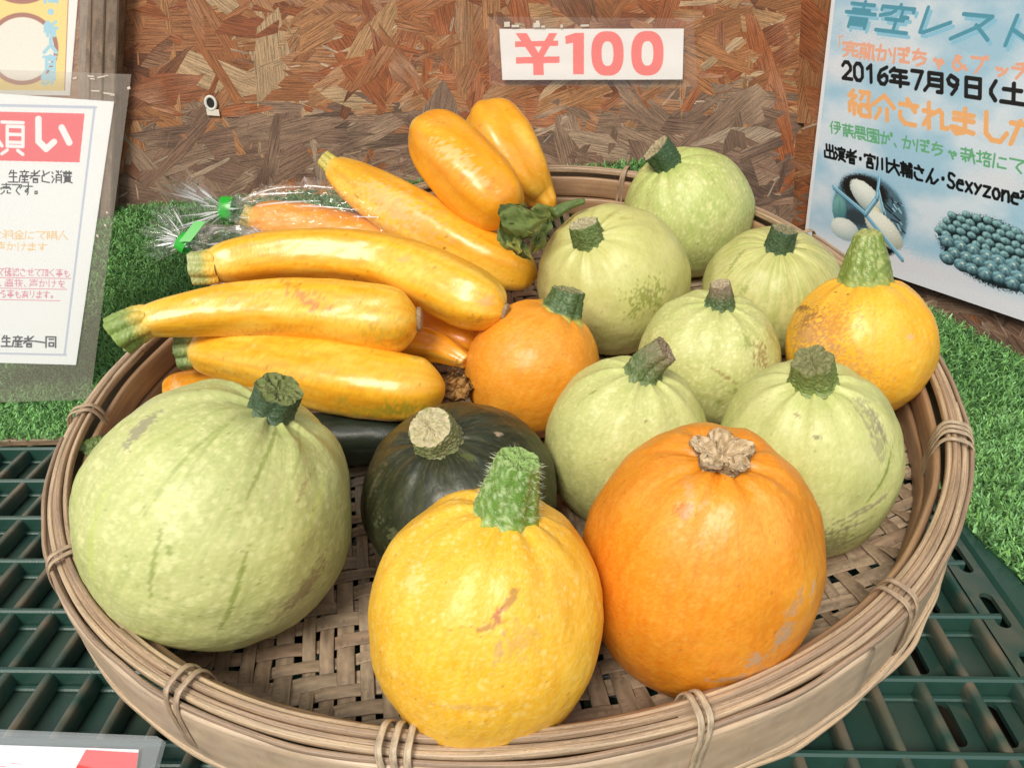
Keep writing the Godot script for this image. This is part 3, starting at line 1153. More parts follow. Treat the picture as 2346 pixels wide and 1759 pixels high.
func stem_mesh(base: Vector3, dir: Vector3, bend: Vector3, l: float, r0: float, r1: float, p: Dictionary) -> Array:
	# returns [side, cut end]
	var pts := PackedVector3Array()
	var rad := []
	var n := 26
	for j in n + 1:
		var f := float(j) / n
		pts.append(base + dir * (l * f) + bend * (f * f))
		var r := lerpf(r0, r1, pow(f, p.get("taper", 0.8)))
		r *= 1.0 + p.get("flare", 0.10) * exp(-f * 7.0) + p.get("lip", 0.02) * sm(0.85, 1.0, f)
		rad.append(r)
	var fr := frames(pts, lens * Vector3(0, 0.2, 1))
	var ribs: float = p.get("ribs", 6.0)
	var deepr: float = p.get("deep", 0.13)
	var sd: float = p.get("seed", 1.0)
	var sec := func(j: int, t: float) -> Vector2:
		var f := float(j) / n
		var w: float = 1.0 + deepr * pow(absf(cos(t * ribs * 0.5 + 0.6 * f + sd)), 0.8) - deepr * 0.5 + 0.06 * n_mid.get_noise_3d(cos(t) + sd, sin(t), f * 1.5) + p.get("rough", 0.03) * n_fine.get_noise_3d(cos(t) + sd, sin(t), f * 0.8)
		if j == n:
			w *= 0.97
		var r: float = rad[j] * w
		return Vector2(cos(t) * r, sin(t) * r)
	var c0: Color = p.get("col", lin(0.14, 0.24, 0.06))
	var c1: Color = p.get("light", lin(0.42, 0.50, 0.24))
	var tip: Color = p.get("tip", lin(0.30, 0.26, 0.14))
	var tipw: float = p.get("tipw", 0.0)
	var foot: Color = p.get("foot", c1)
	var colr := func(j: int, t: float) -> Color:
		var f := float(j) / n
		var s := n_fine.get_noise_3d(cos(t) * 1.1 + sd, sin(t) * 1.1, f * 0.35)
		var a := n_cell.get_noise_3d(cos(t) * 6.0 + sd, sin(t) * 6.0, f * 7.0) + 1.0
		var c := mixc(c0, c0 * 0.55, 0.4 + s)
		c = mixc(c, c1, p.get("pale", 0.5) * maxf(sm(0.1, 0.5, s), 0.9 * sm(0.42, 0.2, a)))
		c = mixc(c, foot, p.get("footw", 0.35) * sm(p.get("footlen", 0.16), 0.0, f - 0.1 * absf(cos(t * ribs * 0.5 + 0.6 * f + sd))))
		c = mixc(c, tip, tipw * sm(0.35, 0.95, f + 0.4 * n_mid.get_noise_3d(cos(t) + sd, sin(t), f * 2.0)))
		return c
	var side := sweep(pts, fr[0], fr[1], 60, sec, colr, Vector2.ONE, false, false)
	# cut end: an uneven corky disc
	var v := PackedVector3Array()
	var cc := PackedColorArray()
	var ax := (pts[n] - pts[n - 1]).normalized()
	var cut: Color = p.get("cut", lin(0.34, 0.34, 0.16))
	for j in 9:
		var f := float(j) / 8.0
		for i in 61:
			var t := TAU * float(i % 60) / 60.0
			var o: Vector2 = sec.call(n, t) * f
			var hgt: float = r1 * (0.28 * n_mid.get_noise_3d(o.x * 60.0 + sd, o.y * 60.0, sd) + 0.15 * n_fine.get_noise_3d(o.x * 60.0, o.y * 60.0, sd) - p.get("hollow", 0.12) * (1.0 - f * f)) * (1.0 if j < 8 else 0.0)
			v.append(pts[n] + fr[0][n] * o.x + fr[1][n] * o.y + ax * hgt)
			var g := n_fine.get_noise_3d(o.x * 90.0 + sd, o.y * 90.0, 1.0)
			cc.append(mixc(cut, p.get("cut2", lin(0.46, 0.38, 0.22)), 0.5 + g * 1.4))
	var disc := grid(60, 8, v, cc, PackedVector2Array(), true, pts[n] - ax * r1 * 2.0)
	return [side, disc, pts]


# u, v, a, b: outline on the 2212 wide view; axis: stem direction seen from the camera (right, up, towards)
func squash(called: String, label: String, group: String, q: Dictionary) -> Node3D:
	var axis: Vector3 = (q.axis as Vector3).normalized()
	var y := (lens * axis).normalized()
	var a: float = q.a
	var b: float = q.b
	# settle on the tray floor
	var r := 0.05
	var c := Vector3.ZERO
	for k in 25:
		c = over(q.u, q.v, r * q.get("sit", 0.95) + q.get("lift", 0.0))
		r = lerpf(r, sqrt(a * b) * px(c), 0.5)
	var re := a * px(c)
	var st := axis.z
	var rp: float = q.get("rp", sqrt(maxf(b * b - a * a * st * st, 100.0) / (1.0 - st * st)) * px(c))
	if q.has("ratio"):
		rp = re * q.ratio
	rp = clampf(rp, re * 0.72, re * 1.35)
	var x := y.cross(lens.z).normalized()
	var z := x.cross(y)
	var t := thing(called, label, "squash", c, group)
	var sd: float = q.seed
	var nu: int = q.get("res", 200)
	var nv := int(nu * 0.62)
	var ribs: float = q.get("ribs", 10.0)
	var amp: float = q.get("amp", 0.02)
	var dip: float = q.get("dip", 0.07)
	# scars: place on the skin under a spot of the photograph
	var marks := []
	for mk in q.get("marks", []):
		var rr := ray(mk[0] * K, mk[1] * K)
		var o := Vector3((eye - c).dot(x) / re, (eye - c).dot(y) / rp, (eye - c).dot(z) / re)
		var dd := Vector3(rr.dot(x) / re, rr.dot(y) / rp, rr.dot(z) / re)
		var A := dd.length_squared()
		var B := o.dot(dd)
		var C := o.length_squared() - 1.0
		var disc := B * B - A * C
		if disc < 0:
			continue
		var s := (-B - sqrt(disc)) / A
		var p := eye + rr * s
		var rot: float = deg_to_rad(mk[4])
		var nrm := (x * ((p - c).dot(x) / re / re) + y * ((p - c).dot(y) / rp / rp) + z * ((p - c).dot(z) / re / re)).normalized()
		var mx := (lens.x * cos(rot) + lens.y * sin(rot))
		mx = (mx - nrm * mx.dot(nrm)).normalized()
		var my := nrm.cross(mx)
		marks.append([p, mx, my, mk[2] * px(p), mk[3] * px(p), mk[5], mk[6], mk[7] if mk.size() > 7 else 0.6])
	var pos := PackedVector3Array()
	var col := PackedColorArray()
	var kind: String = q.kind
	var par: Dictionary = q.get("skin", {})
	for j in nv + 1:
		var phi := PI * j / nv
		var sp := maxf(sin(phi), 0.0)
		var cp := cos(phi)
		for i in nu + 1:
			var th := TAU * float(i % nu) / nu
			var d := Vector3(sp * cos(th), cp, sp * sin(th))
			var w := 1.0 + 0.016 * n_low.get_noise_3d(d.x * 0.7 + sd, d.y * 0.7, d.z * 0.7) * 2.0
			var near := exp(-phi / 0.75)
			w += amp * cos(ribs * th + 0.5 * sin(th * 2.0 + sd)) * near + 0.5 * amp * cos(ribs * 2.0 * th + sd) * exp(-phi / 0.35)
			w += 0.006 * n_mid.get_noise_3d(d.x + sd, d.y, d.z) + 0.0012 * n_fine.get_noise_3d(d.x + sd, d.y, d.z)
			var ry := rp * cp * w - dip * rp * exp(-pow(phi / 0.30, 2.0)) + 0.03 * rp * exp(-pow((PI - phi) / 0.3, 2.0))
			var rr: float = re * pow(sp, q.get("pow", 0.96)) * w * (1.0 + q.get("pear", 0.0) * -cp)
			var p: Vector3 = c + x * (rr * cos(th)) + y * ry + z * (rr * sin(th))
			var cl: Color
			if kind == "pale":
				cl = pale_skin(d, th, phi, sd, par)
			elif kind == "warm":
				cl = warm_skin(d, th, phi, sd, par)
			else:
				cl = dark_skin(d, th, phi, sd, par)
			for mk in marks:
				var e: Vector3 = p - mk[0]
				var ex: float = e.dot(mk[1]) / mk[3]
				var ey: float = e.dot(mk[2]) / mk[4]
				var e2_ := ex * ex + ey * ey
				if e2_ < 5.0 and e.length_squared() < re * re:
					var rag: float = mk[7]
					var f := sqrt(e2_) + rag * (n_mid.get_noise_3dv(d * 3.0 + Vector3(sd, 0, 0)) * 1.1 + n_fine.get_noise_3dv(d * 1.6))
					cl = mixc(cl, mk[5], mk[6] * sm(1.0, 0.72, f))
			pos.append(p)
			col.append(cl)
	obj("skin", grid(nu, nv, pos, col, PackedVector2Array(), true, c), M.dark_skin if kind == "dark" else (M.pale_skin if kind == "pale" else M.skin), t)
	# stem
	var s: Dictionary = q.stem
	var sp_ := px(c + y * rp)
	var base: Vector3 = c + y * (rp * (1.0 - dip) - s.get("sink", 4.0) * sp_)
	s["seed"] = sd
	var bnd: Vector3 = lens * ((s.get("bend", Vector3.ZERO) as Vector3) * sp_)
	var sm_ := stem_mesh(base, y, bnd, s.len * sp_, s.r0 * sp_ * 0.93, s.r1 * sp_ * 0.90, s)
	var so := obj("stem", sm_[0], M.wet_stem if s.get("wet", false) else M.stem, t)
	obj("cut_end", sm_[1], M.dry, so)
	if s.get("hairs", 0) > 0:
		var hs := Soup.new()
		var pts: PackedVector3Array = sm_[2]
		for k in s.hairs:
			var f := rng.randf_range(0.05, 1.0)
			var j := int(f * (pts.size() - 1))
			var th := rng.randf_range(0, TAU)
			var o := (x * cos(th) + z * sin(th))
			var rr: float = lerpf(s.r0, s.r1, f) * sp_
			var p := pts[j] + o * rr * 0.98
			var tip := p + (o + y * rng.randf_range(-0.3, 0.5)) * rng.randf_range(0.0012, 0.0030)
			var wd := y.cross(o) * 0.00010
			hs.quad(p - wd, p + wd, tip, tip, y)
			hs.quad(p - y * 0.0001, p + y * 0.0001, tip, tip, wd)
		for k in hs.c.size():
			hs.c[k] = lin(0.62, 0.66, 0.48)
		var ho := obj("bristles", hs.mesh(), M.bristle, so)
		ho.set_meta("kind", "stuff")
	return t


func build_round() -> void:
	var yellow := {"base": lin(0.88, 0.49, 0.030), "deep": lin(0.82, 0.38, 0.015), "light": lin(0.90, 0.57, 0.07), "speck": 0.5, "fleck": lin(0.92, 0.68, 0.22)}
	var orange := {"base": lin(0.80, 0.295, 0.018), "deep": lin(0.74, 0.205, 0.010), "light": lin(0.85, 0.37, 0.035), "speck": 0.22, "fleck": lin(0.86, 0.45, 0.08)}
	var tan_ := lin(0.42, 0.28, 0.14)
	var brown := lin(0.26, 0.11, 0.04)
	var green := lin(0.22, 0.27, 0.05)
	var grey := lin(0.30, 0.27, 0.15)
	var g1 := "round pale green squash in the tray"
	var g2 := "round yellow and orange squash in the tray"
	squash("round_squash", "largest pale green egg-shaped squash at the front left of the tray", g1, {
		"u": 480, "v": 1102, "a": 284, "b": 282, "axis": Vector3(0.46, 0.80, 0.24), "ratio": 0.97, "sit": 0.98, "lift": 0.004, "seed": 1.0, "res": 320, "kind": "pale", "ribs": 9.0, "amp": 0.022, "pow": 0.92, "pear": 0.055,
		"skin": {"streak": 0.35, "speck": 0.6, "lines": 0.35, "base": lin(0.55, 0.565, 0.22), "deep": lin(0.39, 0.44, 0.14)},
		"marks": [[300, 925, 26, 52, -32, lin(0.30, 0.27, 0.17), 0.8, 0.5], [655, 1280, 85, 26, 36, lin(0.34, 0.26, 0.13), 0.75, 0.7], [330, 1225, 6, 95, -14, green, 0.7, 0.35], [505, 1290, 7, 125, -24, green, 0.75, 0.35], [575, 985, 6, 125, -10, green, 0.65, 0.3], [390, 1000, 6, 130, -35, green, 0.45, 0.35], [200, 1160, 8, 140, -8, lin(0.48, 0.55, 0.12), 0.6, 0.35], [650, 950, 5, 110, 12, green, 0.4, 0.35], [450, 960, 5, 120, -26, green, 0.35, 0.4], [690, 1080, 6, 120, -8, lin(0.48, 0.55, 0.12), 0.5, 0.4], [655, 1060, 5, 40, -15, lin(0.36, 0.25, 0.12), 0.6, 0.9], [720, 1050, 40, 60, 0, lin(0.42, 0.47, 0.2), 0.5, 1.1], [365, 1190, 7, 14, 0, green, 0.7]],
		"stem": {"len": 64, "bend": Vector3(0, 0, 14), "r0": 50, "r1": 52, "col": lin(0.045, 0.085, 0.04), "light": lin(0.16, 0.22, 0.13), "pale": 0.4, "cut": lin(0.13, 0.17, 0.04), "cut2": lin(0.22, 0.23, 0.09), "lip": 0.04, "deep": 0.16}})
	squash("round_squash", "bright yellow round squash with thick green stem at the front of the tray", g2, {
		"u": 1050, "v": 1334, "a": 253, "b": 284, "axis": Vector3(0.16, 0.88, 0.38), "sit": 1.0, "lift": 0.014, "seed": 2.0, "res": 320, "kind": "warm", "ribs": 10.0, "amp": 0.018, "pow": 0.97,
		"skin": yellow,
		"marks": [[1098, 1300, 10, 44, -38, brown, 0.62, 0.7], [1058, 1352, 36, 12, 20, brown, 0.6, 0.8], [1075, 1330, 10, 20, -20, lin(0.45, 0.13, 0.04), 0.7, 0.5], [1075, 1410, 9, 42, -18, tan_, 0.5, 0.8], [1120, 1385, 38, 32, 20, tan_, 0.3, 1.2], [900, 1250, 26, 34, 0, lin(0.88, 0.66, 0.26), 0.5, 1.0], [1010, 1530, 60, 8, 0, tan_, 0.35, 1.1]],
		"stem": {"len": 152, "r0": 76, "r1": 50, "bend": Vector3(4, 0, 8), "taper": 1.1, "col": lin(0.15, 0.29, 0.045), "light": lin(0.50, 0.62, 0.30), "pale": 0.75, "cut": lin(0.20, 0.33, 0.08), "cut2": lin(0.34, 0.46, 0.16), "hairs": 420, "ribs": 7.0, "wet": true, "foot": lin(0.5, 0.55, 0.1), "sink": 16, "rough": 0.05}})
	squash("round_squash", "large deep orange squash with dried star-shaped stem at the front right", g2, {
		"u": 1510, "v": 1218, "a": 251, "b": 304, "axis": Vector3(-0.01, 0.78, 0.60), "sit": 1.0, "lift": 0.002, "seed": 3.0, "res": 320, "kind": "warm", "ribs": 8.0, "amp": 0.020, "pow": 0.95,
		"skin": orange,
		"marks": [[1695, 1372, 22, 34, -30, lin(0.45, 0.33, 0.22), 0.75, 0.9], [1715, 1310, 16, 40, -20, lin(0.48, 0.3, 0.16), 0.6, 1.0], [1632, 1425, 22, 26, -20, lin(0.50, 0.33, 0.20), 0.8, 0.9], [1590, 1462, 60, 9, 14, lin(0.50, 0.33, 0.20), 0.8, 1.0], [1395, 955, 22, 14, 30, lin(0.13, 0.035, 0.012), 0.9, 0.5], [1490, 1062, 10, 34, 10, lin(0.66, 0.36, 0.12), 0.8, 0.9], [1510, 1095, 36, 8, 30, lin(0.7, 0.40, 0.14), 0.7, 0.9], [1480, 1105, 22, 22, 0, lin(0.55, 0.12, 0.01), 0.6, 0.6], [1752, 1270, 7, 24, -15, lin(0.6, 0.4, 0.25), 0.7, 0.9]],
		"stem": {"len": 30, "r0": 48, "r1": 66, "taper": 1.2, "ribs": 5.0, "deep": 0.42, "col": lin(0.30, 0.19, 0.09), "light": lin(0.50, 0.36, 0.20), "pale": 0.7, "tip": lin(0.34, 0.20, 0.10), "tipw": 0.6, "cut": lin(0.34, 0.22, 0.10), "cut2": lin(0.68, 0.52, 0.33), "hollow": 0.3, "rough": 0.12, "foot": lin(0.55, 0.35, 0.15), "sink": 0}})
	squash("round_squash", "blackish green round squash with corky cut stem behind the front yellow squash", "", {
		"u": 990, "v": 1062, "a": 212, "b": 200, "axis": Vector3(-0.20, 0.72, 0.66), "ratio": 0.82, "sit": 0.78, "seed": 4.0, "res": 240, "kind": "dark", "ribs": 10.0, "amp": 0.015,
		"marks": [[1076, 937, 9, 8, 0, lin(0.40, 0.30, 0.20), 0.9, 0.5], [1010, 985, 24, 8, -30, lin(0.09, 0.11, 0.02), 0.7, 0.5], [850, 1160, 14, 22, 0, lin(0.16, 0.18, 0.09), 0.5, 1.2], [800, 1060, 6, 60, -22, lin(0.16, 0.14, 0.08), 0.5, 0.8]],
		"stem": {"len": 50, "r0": 58, "r1": 52, "bend": Vector3(-6, 0, 16), "col": lin(0.22, 0.26, 0.10), "light": lin(0.44, 0.40, 0.24), "pale": 0.6, "cut": lin(0.38, 0.36, 0.16), "cut2": lin(0.60, 0.50, 0.34), "hollow": -0.12, "rough": 0.09, "deep": 0.07, "foot": lin(0.2, 0.17, 0.1)}})
	squash("round_squash", "pale green squash with dark scratches on the right, before the woven floor", g1, {
		"u": 1740, "v": 994, "a": 190, "b": 218, "axis": Vector3(-0.16, 0.78, 0.60), "sit": 0.92, "seed": 5.0, "res": 260, "kind": "pale", "ribs": 10.0, "amp": 0.022,
		"skin": {"streak": 0.22, "speck": 0.35, "lines": 0.12},
		"marks": [[1885, 905, 16, 46, 28, grey, 0.7, 1.0], [1862, 900, 5, 52, 26, grey, 0.6, 0.7], [1903, 925, 7, 50, 30, lin(0.24, 0.22, 0.12), 0.7, 0.8], [1912, 1030, 5, 78, -24, green, 0.9, 0.25], [1886, 1098, 64, 5, 33, grey, 0.9, 0.3], [1850, 1112, 60, 4, 27, grey, 0.9, 0.3], [1838, 1140, 76, 4, 16, grey, 0.85, 0.3], [1850, 1165, 70, 4, 24, grey, 0.8, 0.3], [1900, 960, 14, 40, 20, grey, 0.6, 0.9], [1800, 1170, 40, 44, 0, lin(0.24, 0.23, 0.08), 0.75, 1.3], [1765, 945, 8, 5, 0, lin(0.16, 0.15, 0.04), 0.8], [1720, 895, 9, 4, -30, brown, 0.7], [1845, 1075, 9, 20, 0, lin(0.4, 0.42, 0.15), 0.5]],
		"stem": {"len": 62, "r0": 50, "r1": 44, "bend": Vector3(-8, 0, 10), "col": lin(0.17, 0.24, 0.05), "light": lin(0.36, 0.42, 0.17), "pale": 0.45, "tip": lin(0.20, 0.2, 0.08), "tipw": 0.4, "cut": lin(0.13, 0.14, 0.045), "cut2": lin(0.26, 0.24, 0.11), "deep": 0.2, "rough": 0.07}})
	squash("round_squash", "pale green squash with bent brown-tipped stem between two orange squash", g1, {
		"u": 1350, "v": 957, "a": 171, "b": 186, "axis": Vector3(0.12, 0.82, 0.56), "sit": 0.9, "seed": 6.0, "res": 240, "kind": "pale", "ribs": 10.0, "amp": 0.024,
		"skin": {"streak": 0.3, "speck": 0.55, "lines": 0.12},
		"marks": [[1285, 847, 16, 4, 25, green, 0.6], [1395, 910, 5, 4, 0, brown, 0.7]],
		"stem": {"len": 74, "r0": 42, "r1": 32, "bend": Vector3(34, -6, 6), "col": lin(0.10, 0.16, 0.045), "light": lin(0.33, 0.38, 0.20), "pale": 0.5, "tip": lin(0.24, 0.20, 0.11), "tipw": 0.75, "cut": lin(0.32, 0.25, 0.16), "cut2": lin(0.18, 0.12, 0.07), "rough": 0.13, "deep": 0.22}})
	squash("round_squash", "speckled pale green squash with slim brown-topped stem in the middle of the right half", g1, {
		"u": 1530, "v": 777, "a": 150, "b": 149, "axis": Vector3(0.02, 0.80, 0.60), "sit": 0.9, "seed": 7.0, "res": 210, "kind": "pale", "ribs": 10.0, "amp": 0.02,
		"skin": {"streak": 0.25, "speck": 0.8, "lines": 0.1},
		"marks": [[1646, 770, 16, 24, 0, brown, 0.65, 1.3], [1615, 740, 10, 12, 0, green, 0.6, 1.2], [1570, 815, 34, 4, -32, brown, 0.6, 0.9], [1590, 845, 10, 8, 0, green, 0.6, 1.2], [1555, 870, 8, 6, 0, green, 0.6, 1.2]],
		"stem": {"len": 54, "r0": 35, "r1": 22, "bend": Vector3(-8, 2, 0), "col": lin(0.06, 0.11, 0.035), "light": lin(0.26, 0.32, 0.16), "pale": 0.45, "tip": lin(0.28, 0.20, 0.14), "tipw": 0.8, "cut": lin(0.32, 0.24, 0.18), "deep": 0.2, "rough": 0.1}})
	squash("round_squash", "pale yellowish squash with a green bruise and stem facing the viewer", g1, {
		"u": 1323, "v": 605, "a": 162, "b": 165, "axis": Vector3(-0.43, 0.46, 0.78), "sit": 0.86, "seed": 8.0, "res": 240, "kind": "pale", "ribs": 10.0, "amp": 0.018, "ratio": 0.98,
		"skin": {"streak": 0.12, "speck": 0.12, "lines": 0.06, "base": lin(0.62, 0.585, 0.215)},
		"marks": [[1398, 640, 34, 26, 30, lin(0.26, 0.29, 0.06), 0.85, 1.3], [1375, 665, 14, 20, -30, lin(0.26, 0.29, 0.06), 0.7, 1.2], [1420, 650, 30, 10, -40, lin(0.26, 0.29, 0.06), 0.6, 1.2], [1405, 632, 16, 14, 0, lin(0.33, 0.28, 0.11), 0.6, 1.0], [1317, 462, 12, 9, 0, lin(0.42, 0.36, 0.08), 0.6, 1.1], [1350, 470, 14, 6, 0, lin(0.42, 0.36, 0.08), 0.6, 1.1], [1175, 640, 9, 60, 0, lin(0.48, 0.36, 0.15), 0.5, 1.0]],
		"stem": {"len": 36, "r0": 37, "r1": 34, "bend": Vector3(0, 14, 0), "col": lin(0.12, 0.19, 0.05), "light": lin(0.34, 0.38, 0.17), "pale": 0.5, "cut": lin(0.33, 0.31, 0.16), "cut2": lin(0.50, 0.43, 0.27), "deep": 0.14, "rough": 0.08}})
	squash("round_squash", "smooth green squash at the back right touching the tray rim", g1, {
		"u": 1485, "v": 461, "a": 137, "b": 136, "axis": Vector3(-0.45, 0.66, 0.60), "sit": 0.9, "seed": 9.0, "res": 200, "kind": "pale", "ribs": 10.0, "amp": 0.018, "ratio": 1.0,
		"skin": {"streak": 0.25, "speck": 0.75, "lines": 0.15, "base": lin(0.51, 0.565, 0.185), "deep": lin(0.35, 0.44, 0.11)},
		"stem": {"len": 46, "r0": 31, "r1": 36, "bend": Vector3(-12, 2, -4), "taper": 1.0, "col": lin(0.045, 0.10, 0.04), "light": lin(0.16, 0.24, 0.12), "pale": 0.4, "cut": lin(0.30, 0.27, 0.14), "cut2": lin(0.48, 0.38, 0.24), "deep": 0.15, "rough": 0.06}})
	squash("round_squash", "pale squash with dashed green stripes beside the right rim, below the poster", g1, {
		"u": 1665, "v": 630, "a": 146, "b": 141, "axis": Vector3(-0.10, 0.66, 0.74), "ratio": 0.9, "sit": 0.8, "seed": 10.0, "res": 210, "kind": "pale", "ribs": 10.0, "amp": 0.02,
		"skin": {"streak": 0.75, "speck": 0.15, "lines": 0.6, "base": lin(0.59, 0.56, 0.22), "deep": lin(0.40, 0.42, 0.12)},
		"marks": [[1590, 562, 5, 26, -40, green, 0.7, 0.8], [1545, 545, 12, 14, 30, green, 0.55, 1.1], [1608, 625, 7, 14, -20, green, 0.55, 1.0], [1790, 545, 12, 5, -40, lin(0.25, 0.2, 0.08), 0.7, 0.9], [1735, 535, 20, 4, -25, green, 0.5, 0.9]],
		"stem": {"len": 42, "r0": 33, "r1": 29, "bend": Vector3(6, 8, 0), "col": lin(0.05, 0.10, 0.045), "light": lin(0.20, 0.27, 0.15), "pale": 0.4, "cut": lin(0.15, 0.15, 0.07), "cut2": lin(0.30, 0.26, 0.15), "deep": 0.14, "rough": 0.07}})
	squash("round_squash", "yellow-orange squash with tall conical stem and brown russet patch at the right rim", g2, {
		"u": 1858, "v": 746, "a": 152, "b": 156, "axis": Vector3(-0.08, 0.93, 0.34), "ratio": 1.0, "sit": 1.0, "lift": 0.016, "seed": 11.0, "res": 230, "kind": "warm", "ribs": 9.0, "amp": 0.02,
		"skin": {"base": lin(0.88, 0.47, 0.03), "deep": lin(0.83, 0.36, 0.015), "light": lin(0.90, 0.55, 0.06), "speck": 0.12, "fleck": lin(0.88, 0.62, 0.2)},
		"marks": [[1745, 720, 40, 64, 10, lin(0.52, 0.27, 0.10), 0.75, 1.0], [1795, 705, 52, 36, 40, lin(0.50, 0.20, 0.05), 0.6, 1.3], [1730, 665, 9, 36, -14, lin(0.17, 0.07, 0.025), 0.85, 0.9], [1745, 690, 26, 18, 0, lin(0.28, 0.12, 0.04), 0.6, 1.4], [1800, 790, 80, 36, -20, lin(0.55, 0.27, 0.09), 0.6, 1.3], [1760, 780, 40, 40, 0, lin(0.55, 0.30, 0.12), 0.6, 1.2], [1875, 832, 14, 10, 0, lin(0.4, 0.2, 0.06), 0.5, 1.3], [1968, 727, 9, 8, 0, lin(0.74, 0.40, 0.20), 0.8, 0.6], [1832, 635, 6, 4, 0, brown, 0.9, 0.5], [1806, 632, 4, 3, 0, brown, 0.9, 0.5]],
		"stem": {"len": 112, "r0": 58, "r1": 29, "taper": 1.35, "col": lin(0.20, 0.29, 0.05), "light": lin(0.52, 0.56, 0.22), "pale": 0.7, "cut": lin(0.30, 0.34, 0.10), "cut2": lin(0.36, 0.38, 0.14), "hollow": -0.35, "wet": true, "ribs": 8.0, "deep": 0.1, "flare": 0.05, "sink": 10, "foot": lin(0.55, 0.55, 0.12)}})
	squash("round_squash", "smooth orange squash in the centre beside the long yellow squash", g2, {
		"u": 1150, "v": 797, "a": 143, "b": 156, "axis": Vector3(0.42, 0.84, 0.34), "ratio": 1.06, "sit": 0.95, "seed": 12.0, "res": 210, "kind": "warm", "ribs": 8.0, "amp": 0.014,
		"skin": {"base": lin(0.82, 0.32, 0.022), "deep": lin(0.76, 0.24, 0.012), "light": lin(0.86, 0.38, 0.04), "speck": 0.15, "fleck": lin(0.86, 0.5, 0.12)},
		"stem": {"len": 54, "r0": 45, "r1": 36, "bend": Vector3(-6, 4, 0), "col": lin(0.07, 0.13, 0.04), "light": lin(0.28, 0.36, 0.16), "pale": 0.45, "cut": lin(0.16, 0.18, 0.07), "cut2": lin(0.32, 0.29, 0.15), "deep": 0.2, "foot": lin(0.60, 0.52, 0.10), "footw": 0.9, "flare": 0.28, "rough": 0.07, "hollow": 0.25}})


